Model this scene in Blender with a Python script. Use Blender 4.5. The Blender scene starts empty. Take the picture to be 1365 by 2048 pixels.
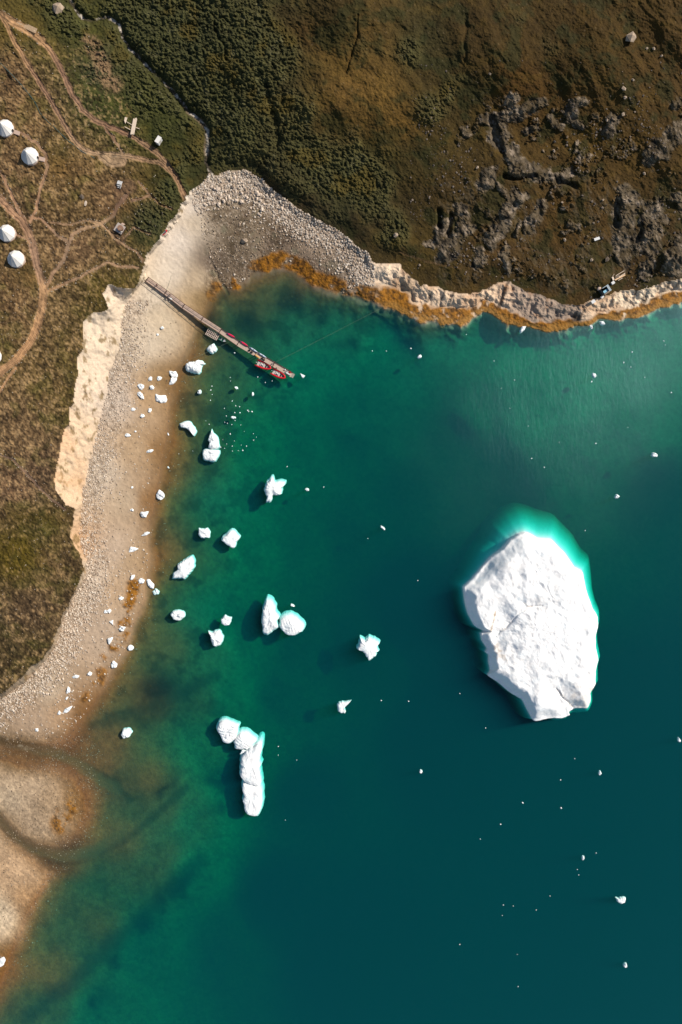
import bpy, math, random
import numpy as np
from mathutils import Vector, Matrix

# ------------------------------------------------------------------ scene, camera, light
scene = bpy.context.scene
S = 0.2                      # metres per photograph pixel at water level
CX, CY = 682.5, 1024.0
LENS = 24.0
H = 2048 * S * LENS / 36.0   # drone height above the water
cam_d = bpy.data.cameras.new("camera")
cam = bpy.data.objects.new("camera", cam_d)
scene.collection.objects.link(cam)
cam.location = (0, 0, H)
cam_d.sensor_fit = 'VERTICAL'; cam_d.sensor_height = 36.0; cam_d.sensor_width = 24.0
cam_d.lens = LENS; cam_d.clip_start = 1.0; cam_d.clip_end = 9000.0
scene.camera = cam

SUN_EL, SUN_AZ = math.radians(37), math.radians(28)      # azimuth counted from +x towards +y
world = bpy.data.worlds.new("World"); scene.world = world; world.use_nodes = True
wn = world.node_tree.nodes; wl = world.node_tree.links
bg = wn['Background']; sky = wn.new('ShaderNodeTexSky'); sky.sky_type = 'NISHITA'; sky.sun_disc = False
sky.sun_elevation = SUN_EL; sky.sun_rotation = math.pi / 2 - SUN_AZ
wl.new(sky.outputs[0], bg.inputs[0]); bg.inputs[1].default_value = 0.085
sl = bpy.data.lights.new("sun", 'SUN'); sl.energy = 4.6; sl.angle = math.radians(0.5); sl.color = (1.0, 0.92, 0.82)
sun = bpy.data.objects.new("sun", sl); scene.collection.objects.link(sun)
sdir = Vector((math.cos(SUN_AZ) * math.cos(SUN_EL), math.sin(SUN_AZ) * math.cos(SUN_EL), math.sin(SUN_EL)))
sun.rotation_euler = sdir.to_track_quat('Z', 'Y').to_euler(); sun.location = (150, 80, 200)
scene.view_settings.view_transform = 'Standard'; scene.view_settings.look = 'None'
scene.view_settings.exposure = 0.42; scene.view_settings.gamma = 1.0
scene.render.engine = 'CYCLES'
scene.cycles.volume_bounces = 0; scene.cycles.max_bounces = 5; scene.cycles.diffuse_bounces = 2
scene.cycles.glossy_bounces = 2; scene.cycles.transparent_max_bounces = 12
scene.cycles.use_denoising = True; scene.cycles.sample_clamp_indirect = 4
K = 1.55                     # how bright a white sunlit surface renders: lit colour / K = base colour

def lin(c):
    c = np.asarray(c, dtype=np.float64) / 255.0
    return np.where(c <= 0.04045, c / 12.92, ((c + 0.055) / 1.055) ** 2.4)
def alb(c, k=1.0): return np.clip(lin(c) * k / K, 0.004, 0.85)

rng = np.random.default_rng(7); random.seed(7)
C = scene.collection

# ------------------------------------------------------------------ numpy noise
LAT = [rng.random((256, 256)).astype(np.float32) for _ in range(8)]
def vnoise(x, y, s=0):
    L = LAT[s % 8]; x = x + 17.3 * s; y = y + 41.7 * s
    xi = np.floor(x).astype(np.int32); yi = np.floor(y).astype(np.int32)
    fx = (x - xi).astype(np.float32); fy = (y - yi).astype(np.float32)
    fx = fx * fx * (3 - 2 * fx); fy = fy * fy * (3 - 2 * fy)
    x0 = xi & 255; x1 = (xi + 1) & 255; y0 = yi & 255; y1 = (yi + 1) & 255
    return (L[y0, x0] * (1 - fx) + L[y0, x1] * fx) * (1 - fy) + (L[y1, x0] * (1 - fx) + L[y1, x1] * fx) * fy
def fbm(x, y, scale, octv=4, s=0, gain=0.5):
    a, t, n = 1.0, 0.0, 0.0
    x = x / scale; y = y / scale
    for o in range(octv):
        c_, s_ = math.cos(o * 1.1), math.sin(o * 1.1)
        n = n + a * (vnoise(x * c_ - y * s_, x * s_ + y * c_, s + o) - 0.5); t += a; a *= gain
        x = x * 2.03; y = y * 2.03
    return n / t * 2.0
def ridge(x, y, scale, octv=3, s=0):
    return 1 - np.abs(fbm(x, y, scale, octv, s)) * 2.4
def worley(x, y, scale, s=0):
    L1, L2 = LAT[s % 8], LAT[(s + 3) % 8]
    x = x / scale; y = y / scale
    xi = np.floor(x).astype(np.int32); yi = np.floor(y).astype(np.int32)
    best = np.full(x.shape, 9.0, np.float32)
    for dy in (-1, 0, 1):
        for dx in (-1, 0, 1):
            cx, cy = xi + dx, yi + dy
            px = cx + L1[cy & 255, cx & 255]; py = cy + L2[cy & 255, cx & 255]
            best = np.minimum(best, (px - x) ** 2 + (py - y) ** 2)
    return np.sqrt(best)
def sst(a, b, x):
    t = np.clip((x - a) / (b - a), 0, 1); return t * t * (3 - 2 * t)
def dist_line(x, y, pts, closed=False):
    d = np.full(x.shape, 1e12, np.float32)
    n = len(pts)
    for i in range(n if closed else n - 1):
        ax, ay = pts[i]; bx, by = pts[(i + 1) % n]
        ex, ey = bx - ax, by - ay
        l2 = ex * ex + ey * ey + 1e-9
        t = np.clip(((x - ax) * ex + (y - ay) * ey) / l2, 0, 1)
        d = np.minimum(d, (x - ax - t * ex) ** 2 + (y - ay - t * ey) ** 2)
    return np.sqrt(d)
def inside(x, y, pts):
    r = np.zeros(x.shape, bool); n = len(pts)
    for i in range(n):
        ax, ay = pts[i]; bx, by = pts[(i + 1) % n]
        if ay == by: continue
        c = ((ay > y) != (by > y)) & (x < (bx - ax) * (y - ay) / (by - ay) + ax)
        r ^= c
    return r
def sdf(x, y, pts):
    return np.where(inside(x, y, pts), 1, -1) * dist_line(x, y, pts, True)
def idw(x, y, cps, p=3.0, soft=12.0):
    w = np.zeros(x.shape, np.float64); v = None
    for c in cps:
        q = ((x - c[0]) ** 2 + (y - c[1]) ** 2 + soft * soft) ** (-p / 2)
        val = np.asarray(c[2], dtype=np.float64)
        t = q[..., None] * val if val.ndim else q * val
        v = t if v is None else v + t
        w += q
    return v / (w[..., None] if v.ndim > w.ndim else w)

# ------------------------------------------------------------------ traced lines (photograph pixels)
VEG_W = [(5,1387),(38,1359),(59,1331),(85,1315),(103,1285),(120,1246),(131,1218),(154,1177),(169,1138),(159,1108),(142,1072),
 (147,1050),(149,1019),(132,1009),(117,983),(112,958),(114,927),(122,896),(127,868),(136,850),(140,817),(147,801),(149,770),(154,747),
 (156,714),(167,696),(169,663),(170,642),(179,630),(200,626),(215,619),(205,588),(218,570),(250,578),(272,575),(280,552),(292,527),(297,504),(331,461),
 (350,435),(365,408)]
VEG_N = [(385,380),(405,366),(415,352),(440,352),(455,345),(485,342),(510,350),(530,365),(550,385),(580,405),(610,425),(640,440),
 (660,452),(690,468),(710,483),(730,503),(745,525),(770,530),(800,527),(815,545),(841,568),(895,582),(925,586),(957,587),(978,574),(1019,564),
 (1048,578),(1090,595),(1123,609),(1160,611),(1197,599),(1251,578),(1280,580),(1330,566),(1365,556),(1460,540),(1900,500),(9000,300)]
TOE_W = [(15,1392),(46,1367),(72,1338),(97,1308),(113,1279),(128,1233),(146,1194),(171,1159),(174,1128),(163,1092),(160,1051),(160,1019),
 (167,978),(182,919),(197,860),(208,804),(220,752),(236,701),(242,650),(250,615),(268,585),(283,565),(298,528),(303,508),(336,468),(356,440),(372,412)]
TOE_N = [(395,388),(425,374),(450,364),(485,357),(508,367),(528,384),(555,402),(580,422),(610,442),(640,457),(690,484),(715,505),(728,525),
 (730,552),(760,572),(790,578),(815,594),(825,612),(860,612),(903,616),(936,622),(966,604),(994,610),(1032,622),(1060,640),(1090,642),(1120,638),(1150,643),
 (1190,630),(1225,618),(1260,616),(1300,603),(1340,588),(1365,580),(1460,565),(1900,525),(9000,330)]
FARL = [(9000,-9000),(-9000,-9000),(-9000,9000),(-1000,9000),(-800,3000),(-600,2100),(-500,1700),(-300,1500),(-100,1430)]
LAND = VEG_W + VEG_N + FARL
TOE = TOE_W + TOE_N + FARL[:-1] + [(-100,1440)]
WL = [(-700,9000),(-400,3000),(-150,2300),(-40,2050),(5,1960),(25,1895),(52,1835),(84,1785),(95,1752),(60,1715),(20,1675),(-8,1640),(0,1625),
 (25,1655),(60,1680),(100,1690),(150,1668),(172,1625),(172,1590),(150,1556),(100,1540),(40,1530),(-20,1515),(-20,1492),(30,1488),(90,1490),
 (130,1478),(150,1450),(190,1400),(222,1345),(250,1285),(278,1225),(292,1165),(296,1110),(298,1060),(306,1010),(318,960),(326,910),(331,850),
 (338,800),(352,745),(376,690),(400,632),(418,595),(440,572),(470,574),(482,564),(521,541),(564,529),(594,540),(614,562),(647,578),(680,584),
 (706,594),(739,600),(762,613),(800,626),(833,638),(883,644),(920,655),(937,640),(966,622),(986,630),(1015,650),(1048,655),(1086,663),(1139,659),
 (1172,653),(1197,641),(1247,640),(1297,626),(1365,605),(1460,590),(1900,550),(9000,400),(9000,-9000),(-9000,-9000),(-9000,9000)]
STREAM = [(138,-60),(140,0),(152,20),(165,36),(184,42),(215,34),(238,48),(246,75),(258,95),(290,128),(325,160),(350,188),(375,220),(404,245),(416,262),(414,300),(412,325),(424,350),(430,372)]
ROADS = [ # points, half width px
 ([(-80,-40),(0,24),(13,49),(31,85),(56,128),(85,174),(110,215),(128,246),(146,277),(167,300),(200,308),(244,311),(282,318),(320,325),(344,344)],4.5),
 ([(-80,-40),(0,28),(26,44),(59,62),(87,85),(108,110),(126,146),(143,185),(164,218),(190,241),(226,256),(264,272),(292,290),(313,305),(331,323),(344,341),(355,360),(366,385),(374,405)],5.0),
 ([(0,28),(26,44),(59,62),(84,82)],8.0),
 ([(205,312),(225,325),(246,322)],9.0),
 ([(210,256),(231,282),(246,308)],2.5),
 ([(-80,340),(0,398),(20,417),(41,437),(56,460),(65,486),(72,517),(79,545),(87,570),(86,596),(83,622),(74,655),(61,685),(33,719),(0,745),(-90,790)],7.5),
 ([(5,350),(20,383),(38,419),(51,440)],2.6), ([(0,345),(-60,250)],2.5),
 ([(41,264),(72,285),(92,308),(95,331),(90,350),(79,383),(74,414),(62,443)],2.6), ([(84,318),(93,326)],3),
 ([(61,435),(82,437),(97,452),(115,470),(136,483)],2.2),
 ([(93,572),(110,542),(128,519),(136,494),(144,470),(159,460),(185,452),(205,445),(223,435),(238,409),(254,391)],3.2),
 ([(205,450),(231,476),(251,491),(277,504),(288,524)],2.2),
 ([(95,583),(128,568),(164,552),(195,535),(218,524),(236,532),(277,535)],2.4),
 ([(103,445),(138,449),(179,441),(205,446)],1.5), ([(264,401),(300,392)],2.2), ([(277,363),(302,391),(323,411),(345,418)],1.6),
 ([(250,475),(268,455),(300,468)],1.6), ([(-40,815),(0,782),(15,760),(32,735)],2.2),
 ([(-60,890),(0,910),(26,919),(59,952),(85,981),(110,1004),(132,1020)],2.0),
 ([(800,504),(854,524),(924,537)],1.6), ([(974,508),(1048,495),(1090,508),(1156,533)],1.6), ([(34,469),(55,478),(62,492)],1.8)]
OUT = [ # rock outcrops on the hillside: points, half width
 ([(1297,315),(1330,290),(1359,257)],15),([(1140,228),(1156,208)],13),([(1216,262),(1222,242)],10),([(1018,203),(1030,196)],7),
 ([(1090,206),(1060,214),(1032,228),(1000,236),(965,238)],9),([(995,256),(1012,298),(1044,340)],15),([(937,272),(930,262)],7),
 ([(1032,342),(1060,344),(1090,350),(1131,355)],13),([(1355,205),(1380,200)],10),([(978,350),(972,368)],12),([(891,446),(870,487)],10),
 ([(924,421),(928,454),(905,490),(891,512)],13),([(1036,396),(1015,425),(1003,446),(982,483)],12),([(1086,409),(1070,432),(1057,458)],10),
 ([(1251,392),(1253,442),(1243,508)],17),([(1305,425),(1301,471),(1288,492)],19),([(1364,490),(1346,545)],17),([(1011,500),(1016,540)],7),
 ([(1301,522),(1290,548)],9),([(961,505),(958,530)],8),([(1040,445),(1030,470)],5),([(1150,240),(1168,252)],6),([(1355,395),(1372,420)],8),
 ([(1100,232),(1120,255)],7),([(1070,255),(1050,262)],6),([(1000,372),(1010,385)],6)]
def rep(base, *xs): return base

LH = [(100,900,13),(0,900,15),(150,700,12),(0,500,14),(50,300,17),(0,100,22),(150,200,18),(250,450,10),(200,600,11),(300,420,7),(340,330,7),
 (400,345,4),(0,1300,13),(100,1150,11),(140,1040,9),(260,100,13),(400,250,6),(200,0,16),(350,100,21),(500,100,32),(500,250,21),(600,350,12),
 (720,420,11),(800,480,9),(650,200,31),(800,200,36),(850,350,24),(1000,500,15),(1000,350,26),(1000,100,46),(1200,100,50),(1200,400,25),
 (1200,545,9),(1350,300,34),(1350,500,17),(1365,0,56),(700,0,44),(450,0,34),(300,0,22),(0,-300,30),(800,-600,70),(2200,0,60),(-600,600,24),(-600,1300,20),(930,530,8),(1080,540,8),(485,340,3.9),(440,345,3.8),(520,355,3.9),(555,390,3.9),(585,408,4),(612,428,4),(660,455,4),(685,468,4.2),(712,486,4.3),(740,515,4.5),(775,522,3.4),(800,525,3.2),(820,545,3),(850,568,3),(875,576,3),(900,583,3),(930,586,3),(960,585,3),(990,570,3),(1020,564,3.2),(1045,575,3),(1070,588,3),(1090,596,3),(1120,606,3),(1150,610,3),(1200,598,3),(1230,588,3.1),(1260,580,3.2),(1300,578,3.3),(1335,565,3.4),(1365,555,3.5),(1420,545,3.5),(560,340,8),(640,400,8),(740,460,7)]
DEPTH = [(360,900,.7),(395,900,1.7),(430,900,3.0),(500,900,6),(600,900,9),(700,900,13),(900,880,17),(350,1100,.9),(400,1100,2.6),(430,1100,3.8),(500,1100,7),(600,1100,11),(700,1100,16),
 (300,1400,1.0),(350,1300,1.7),(400,1400,2.8),(430,1500,4.2),(500,1550,9),(600,1600,22),(300,1750,2.2),(400,1750,6),(200,1850,1.9),(100,1950,1.3),
 (300,1900,6),(200,2040,5),(100,2040,2.2),(450,1900,13),(550,1800,26),(600,1300,14),(700,1300,20),(800,1000,17),(700,850,10),(600,750,6),(500,620,2.0),
 (560,590,1.6),(600,650,3.2),(700,660,4.0),(800,720,8),(850,660,2.6),(900,690,6),(1000,710,7.5),(1100,720,8),(1200,700,8.5),(1300,680,9),(1400,660,9),(950,830,11),(1150,800,7.5),(1300,850,9.5),(950,950,17),(1150,960,13),
 (1050,850,8.5),(1200,900,11),(1300,1000,20),(1000,1000,20),(800,1200,30),(900,1500,42),(1300,1500,45),(700,1900,42),(1200,1900,45),(1600,1200,45),
 (300,1560,1.2),(340,1620,1.7),(250,1680,1.2),(220,1500,.8),(330,1700,2.2),(380,1640,3.8),(420,1300,3.6),(480,1250,7),(440,760,2.6),(400,720,1.2),(380,800,1.4),(440,660,2.2),(520,700,2.6),(560,735,3.2),(470,1400,5.5),(550,1400,13),(300,2300,20),(0,2300,6),(800,2600,50),(1500,2500,50)]
CL = [(560,100,(58,56,34)),(600,150,(72,62,34)),(655,40,(68,58,30)),(600,20,(60,54,30)),(860,180,(70,60,30)),(680,265,(86,68,32)),(800,310,(66,58,28)),(520,180,(54,54,34)),(1000,560,(72,58,32)),(50,50,(92,82,42)),(100,0,(70,72,36)),(150,60,(74,78,38)),(180,150,(66,72,38)),(250,200,(70,76,32)),(330,250,(62,68,30)),(300,60,(54,60,36)),
 (400,100,(50,56,38)),(500,100,(48,53,35)),(450,250,(50,55,36)),(400,180,(56,60,34)),(560,200,(72,62,32)),(610,60,(80,62,32)),(680,120,(104,84,42)),(760,200,(118,94,48)),
 (700,180,(114,90,48)),(800,250,(110,86,42)),(720,90,(92,74,38)),(650,270,(78,66,34)),(620,310,(52,56,36)),(700,340,(54,55,32)),(850,300,(66,58,28)),(850,80,(64,60,34)),(950,60,(70,56,27)),
 (1100,100,(70,56,25)),(1200,80,(76,60,26)),(1330,150,(80,62,30)),(1200,300,(84,66,30)),(1150,450,(86,66,34)),(1000,480,(80,62,34)),(900,380,(74,60,32)),
 (1300,550,(76,60,36)),(850,480,(74,62,30)),(790,450,(62,54,32)),(1100,560,(76,60,32)),(660,440,(52,46,32)),(560,360,(64,52,36)),(1050,170,(82,60,24)),(930,180,(64,54,26)),
 (30,150,(122,95,63)),(60,220,(134,104,68)),(30,350,(128,100,66)),(150,340,(120,94,58)),(150,420,(108,86,52)),(40,400,(104,82,52)),(230,400,(120,92,62)),
 (150,500,(120,93,64)),(200,580,(96,82,36)),(120,620,(128,104,66)),(30,600,(116,90,58)),(100,750,(114,92,54)),(50,850,(116,92,62)),(100,950,(110,86,62)),
 (40,980,(126,98,70)),(70,1035,(74,66,28)),(40,1110,(92,80,20)),(100,1130,(100,80,50)),(60,1220,(98,78,54)),(50,1300,(84,70,40)),(310,445,(56,66,36)),
 (300,400,(104,86,42)),(100,120,(100,86,46)),(120,300,(112,92,52)),(200,210,(64,70,30)),(340,380,(52,60,32)),(160,640,(90,74,36)),(150,800,(98,82,40))]
CB = [(350,480,(238,222,202)),(380,420,(236,220,200)),(310,580,(234,216,190)),(340,540,(236,218,194)),(330,640,(222,200,168)),(290,680,(226,206,178)),(370,620,(200,170,130)),(400,600,(170,142,100)),(230,800,(220,200,178)),(200,950,(220,200,174)),(180,1150,(220,200,176)),(300,790,(192,158,118)),(330,760,(160,128,86)),
 (280,900,(198,168,132)),(305,900,(160,124,82)),(260,1000,(202,178,148)),(290,1000,(158,120,78)),(230,1100,(202,178,152)),(270,1120,(190,160,124)),(180,1250,(196,172,146)),(240,1180,(198,168,134)),(100,1380,(202,180,152)),
 (60,1430,(196,168,138)),(130,1420,(190,156,120)),(160,1420,(150,112,70)),(40,1510,(140,114,80)),(60,1580,(196,170,138)),(20,1600,(204,180,148)),(100,1600,(184,156,122)),(50,1645,(190,164,132)),(150,1600,(146,112,70)),(30,1740,(204,170,132)),(5,1830,(224,200,166)),
 (50,1800,(186,148,106)),(10,1930,(150,112,64)),(470,470,(122,106,84)),(430,420,(150,130,104)),(480,370,(200,180,152)),(560,410,(194,170,144)),(650,490,(188,164,138)),
 (620,540,(122,102,84)),(420,520,(132,114,96)),(400,560,(204,180,148)),(420,590,(150,122,82)),(560,480,(132,112,92)),(700,530,(164,144,122)),(390,440,(214,194,166)),(450,530,(112,96,78)),(520,440,(150,130,104)),
 (180,750,(234,210,182)),(150,880,(232,202,168)),(140,960,(228,196,160)),(240,600,(232,210,184)),(190,660,(232,210,182)),(160,1090,(220,180,140)),
 (770,545,(250,224,192)),(860,595,(244,214,180)),(980,600,(240,208,174)),(1060,612,(180,158,138)),(1130,625,(168,148,130)),(1200,610,(238,208,174)),(1270,600,(252,228,196)),(1350,570,(246,220,188)),(800,590,(180,150,118))]

def kernel(px, py):
    """height and base colour of the ground seen at photograph pixel px, py"""
    R = {}
    wx = px + 5 * fbm(px, py, 42, 3, 1) + 3.0 * fbm(px, py, 9, 2, 2)
    wy = py + 5 * fbm(px, py, 42, 3, 4) + 3.0 * fbm(px, py, 9, 2, 5)
    L = sdf(wx, wy, LAND); te = sst(740, 800, px); T = sdf(wx + te * 7 * fbm(px, py, 22, 3, 3), wy + te * 12 * fbm(px, py, 30, 3, 6), TOE)
    fine = sst(-40, 40, px) * 0 + 1
    sx = px + 8 * fbm(px, py, 40, 4, 3); sy = py + 8 * fbm(px, py, 40, 4, 6)
    east = sst(460, 540, px)
    W = sdf(np.where(east > .5, wx + 6 * fbm(px, py, 24, 3, 7), sx), np.where(east > .5, wy + 7 * fbm(px, py, 24, 3, 0), sy), WL)
    # land height
    lh_ = [(a, b, min(c, 12) + max(c - 12, 0) * (.45 if a > 280 else 1.0)) for a, b, c in LH]
    mi = sst(8, 70, L)
    hl = idw(px, py, lh_, 3.0, 24) * (1 - mi) + idw(px, py, lh_, 3.4, 95) * mi
    out = np.zeros_like(px); 
    ox = px + 13 * fbm(px, py, 26, 5, 2, .68); oy = py + 13 * fbm(px, py, 26, 5, 7, .68)
    sel = (px > 820) & (px < 1460) & (py > 150) & (py < 600)
    oo = np.full(px.shape, 99.0, np.float32)
    for pts, w in OUT:
        oo[sel] = np.minimum(oo[sel], dist_line(ox[sel], oy[sel], pts) / (w * 1.4))
    rockn = fbm(px, py, 16, 4, 5, .6)
    out = sst(1.15, 0.8, oo + 0.75 * rockn) * sst(-2, 8, L)
    scree = sst(.28, .42, fbm(px, py, 30, 4, 1, .65) + .18 * fbm(px, py, 5, 2, 3)) * sst(850, 1000, px) * sst(170, 240, py) * sst(6, 20, L)
    R['out'] = out
    # shrubs
    hillm = sst(0, 60, px - 215 - np.clip(py, 0, 400) * .45)       # right of the stream
    shr = fbm(px, py, 60, 3, 2)
    shc = np.zeros_like(px)
    for cx, cy, r, w in ((430,120,190,1),(520,260,110,1),(330,20,120,1),(680,345,100,.9),(600,330,80,1),(300,260,60,.35),(750,395,70,.6),(830,110,45,.42),(990,90,40,.38),
                         (310,440,34,1.3),(345,390,34,1.3),(400,300,40,.9),(180,120,60,.5),(110,10,60,.9),(150,50,40,.7),(870,200,55,.42),(780,470,50,.5),(355,330,30,.8)):
        shc = np.maximum(shc, w * np.exp(-(((px - cx) ** 2 + (py - cy) ** 2) / (r * r)) ** 1.5))
    shm = sst(.18, .62, shc + .5 * shr) * sst(-1, 6, L) * sst(3, 11, dist_line(px + 2 * fbm(px, py, 12, 2, 4), py, STREAM))
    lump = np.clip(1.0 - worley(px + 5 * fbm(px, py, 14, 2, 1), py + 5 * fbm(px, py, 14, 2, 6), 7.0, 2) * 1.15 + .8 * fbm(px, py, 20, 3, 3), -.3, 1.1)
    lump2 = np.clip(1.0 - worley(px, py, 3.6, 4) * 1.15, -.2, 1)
    # roads
    rd = np.zeros_like(px); ruts = np.zeros_like(px)
    rx = px + 3.0 * fbm(px, py, 12, 4, 3, .65); ry = py + 3.0 * fbm(px, py, 12, 4, 5, .65)
    for pts, w in ROADS:
        xs = [p[0] for p in pts]; ys = [p[1] for p in pts]
        m = (px > min(xs) - 25) & (px < max(xs) + 25) & (py > min(ys) - 25) & (py < max(ys) + 25)
        if not m.any(): continue
        d = dist_line(rx[m], ry[m], pts)
        rd[m] = np.maximum(rd[m], sst(w * 1.25 + .6, w * .75, d) * (1 if w > 2 else .85) * (.97 if xs[0] < 700 else .5))
        if w > 4: ruts[m] = np.maximum(ruts[m], sst(1.3, .4, np.abs(d - w * .5)))
    rd *= sst(-2, 4, L)
    R['road'] = rd
    std = dist_line(px + 2 * fbm(px, py, 12, 2, 4), py, STREAM)
    st = sst(3.8, 1.8, std + 1.2 * fbm(px, py, 6, 2, 1))
    gul = np.exp(-(std / 16) ** 2)
    # height of land
    h = hl - 1.3 * gul * sst(5, 40, L)
    h = h + (0.6 * fbm(px, py, 70, 4, 0) + .35 * fbm(px, py, 16, 3, 3)) * sst(0, 40, L)
    grass = .30 * fbm(px, py, 7, 2, 6) + .20 * fbm(px, py, 3.2, 1, 1)
    h = h + grass * (1 - rd) * (1 - out) * (1 - .5 * sst(560, 700, px))
    h = h + shm * (.3 + .7 * sst(0, 30, L)) * (1 - rd) * (1 - st) * (.50 * lump + .40 * lump2 + .7 * fbm(px, py, 4.5, 2, 2) + .3)
    hill = sst(430, 600, px) * sst(0, 25, L)
    u = px * .5 + py * .86; v = px * .86 - py * .5
    dr = ridge(v + 14 * fbm(px, py, 60, 2, 3), u * .28, 46, 4, 4)
    h = h + hill * (.38 * dr) * sst(0, 60, L)
    d2 = dist_line(px + 6 * fbm(px, py, 30, 3, 2), py, [(715,30),(718,70),(700,120),(690,145)]) 
    d3 = dist_line(px + 8 * fbm(px, py, 30, 3, 3), py, [(430,60),(452,95),(456,120)])
    d4 = dist_line(px + 8 * fbm(px, py, 30, 3, 3), py, [(520,150),(545,210),(558,290)])
    d5 = dist_line(px + 8 * fbm(px, py, 30, 3, 3), py, [(935,30),(932,70),(928,120)])
    cut = .7 * sst(3, .5, d2) + 1.0 * sst(6, 1, d3) + 1.0 * sst(13, 1, d4) + .5 * sst(6, 1, d5)
    h = h - cut
    # outcrops: raised bands with striations along the slope
    w1 = .34 * px + .94 * py; w2 = .94 * px - .34 * py
    n_b = fbm(px, py, 20, 3, 4)
    strn = ridge(w2 * 1.0, w1 * .22, 9, 4, 1)
    h = h + out * (.1 + .6 * sst(1.0, .3, oo) + .6 * rockn + .12 * strn + .22 * fbm(px, py, 5, 2, 4) + .8 * (worley(px + 6 * n_b, py + 6 * n_b, 19, 1) - .5)) + scree * (.35 + .5 * np.clip(1 - worley(px, py, 5, 1), 0, 1))
    dk = np.minimum.reduce([dist_line(px, py, [(985,240),(992,275),(1003,300)]) / 8, dist_line(px, py, [(1010,352),(1040,358),(1070,352)]) / 5,
                            dist_line(px, py, [(1118,362),(1150,372)]) / 6, dist_line(px, py, [(1236,400),(1234,450)]) / 6, dist_line(px, py, [(903,430),(897,468)]) / 5,
                            dist_line(px, py, [(1284,462),(1278,476)]) / 5, dist_line(px, py, [(878,420),(880,455)]) / 5])
    h = h - 1.5 * sst(1.5, .3, dk + .5 * n_b) * sst(0, .3, out + .6)
    h = h - .18 * rd - .12 * ruts
    # bluff and beach
    dL = np.maximum(-L, 0); dT = np.maximum(T, 0)
    tb = dL / (dL + dT + .3)
    eastc = sst(700, 790, px)
    toe_h = 3.4 * (1 - eastc) + 1.0 * eastc
    tb2 = tb * (1 - eastc) + eastc * sst(0.05, 1.0, tb)
    hb = h * 0; 
    hlb = np.minimum(hl, 11)
    hb = hlb * (1 - tb2) + toe_h * tb2
    # shore rock relief
    strc = ridge(px + .35 * py + 5 * fbm(px, py, 20, 2, 3), py * .25, 13, 4, 2)
    rr = ridge(px, py, 11, 3, 6)
    hb = hb + eastc * ((.25 * strc + .35 * rr + 1.1 * (worley(px + 8 * n_b, (py + 8 * n_b) * .75, 24, 5) - .4) + .5 * (worley(px, py, 9, 2) - .5) + 1.3 * fbm(px + .4 * py, py * .5, 30, 3, 5) - .3) * sst(0, .15, tb) * sst(1.0, .8, tb))
    hb = hb + (1 - eastc) * (.25 * fbm(px, py * .5, 9, 3, 2)) * sst(0, .1, tb)
    dTo = np.maximum(-T, 0); dW = np.maximum(W, 0)
    tw = dW / (dW + dTo + .3)
    hs = toe_h * np.power(np.clip(tw, 0, 1), .85)
    cob = sst(.0, .35, fbm(px, py, 30, 3, 1) + .1)
    hs = hs + .10 * fbm(px, py, 6, 2, 2) * sst(0, 6, dW)
    d_in = np.maximum(-W, 0)
    dep = idw(px, py, DEPTH, 3.2, 25)
    dep = dep * (1 - np.exp(-(d_in / (48.0 - 26.0 * sst(600, 800, px))) ** 1.35)) + .35 * fbm(px, py, 55, 3, 5) * (1 - np.exp(-d_in / 40.0)) + .07 * fbm(px, py, 8, 2, 5)
    dep = np.maximum(dep, .02 * np.minimum(d_in, 10))
    lb = sst(1.0, .7, L * 0 + sst(0, 3, L))
    z = np.where(L >= 0, np.where(L < 6, h * sst(-1, 6, L) + (h * .5 + hlb * .5) * (1 - sst(-1, 6, L)), h), np.where(T >= 0, hb, np.where(W >= 0, hs, -dep)))
    # stream mouth and second channel carved in the delta
    ch1 = dist_line(sx, sy, [(-80,1480),(0,1482),(60,1492),(120,1508),(180,1540),(240,1580)])
    ch2 = dist_line(px, py, [(-60,1590),(0,1640),(30,1672),(70,1698),(130,1712),(190,1702),(250,1665)])
    z = z - .10 * sst(13, 4, ch1) * sst(320, 100, px) - .16 * sst(16, 5, ch2) * sst(280, 120, px)
    mm = sst(215, 130, px) * sst(1440, 1470, py) * sst(1775, 1735, py); z = np.where(z < 0, z * (1 - .7 * mm), z)
    gx = sst(425, 440, py) * sst(300, 360, px)
    z = z - .3 * sst(5, 1, dist_line(px + 3 * fbm(px, py, 14, 2, 3), py, [(424,525),(432,545),(443,565),(456,588)])) * sst(5, -5, L)
    # ---------------------------------------------------------------- weed
    weed = np.zeros_like(px)
    wn_ = fbm(px, py, 26, 4, 7, .6)
    band = sst(-6, 1, W) * sst(2, -3, T) * sst(745, 790, px)
    b2 = sst(20, 10, dist_line(wx, wy, [(530,528),(565,518),(600,532),(625,555),(660,568),(700,580),(745,588),(790,600)]))
    b3 = sst(15, 6, dist_line(wx, wy, [(430,545),(432,575)])) * .75 + sst(13, 6, dist_line(wx, wy, [(470,560),(474,572)])) + sst(10, 6, dist_line(wx, wy, [(428,600),(420,590)])) * .5 + sst(14, 8, dist_line(wx, wy, [(505,530),(530,535)])) * .8
    b4 = sst(17, 7, dist_line(wx, wy, [(268,1168),(262,1200),(248,1240),(250,1262),(230,1290)])) + sst(15, 7, dist_line(wx, wy, [(210,1322),(200,1360),(170,1400)])) * .8
    b5 = sst(26, 10, dist_line(wx, wy, [(135,1608),(118,1650)])) * .9 + .6 * sst(12, 6, dist_line(wx, wy, [(880,648),(915,650)]))
    weed = np.clip(band * sst(-.62, -.4, wn_ + .3 * fbm(px, py, 8, 2, 3)) + sst(-.42, -.08, wn_ + .1) * b2 + sst(-.1, .2, wn_) * (b3 + b5) + sst(-.2, .1, wn_) * b4, 0, 1)
    R['weed'] = weed
    z = z + weed * (.22 * np.clip(1 - worley(px, py, 5.5, 3), 0, 1)) + band * .1
    R['cls_L'] = L; R['T'] = T; R['W'] = W
    R['z'] = z
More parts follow.
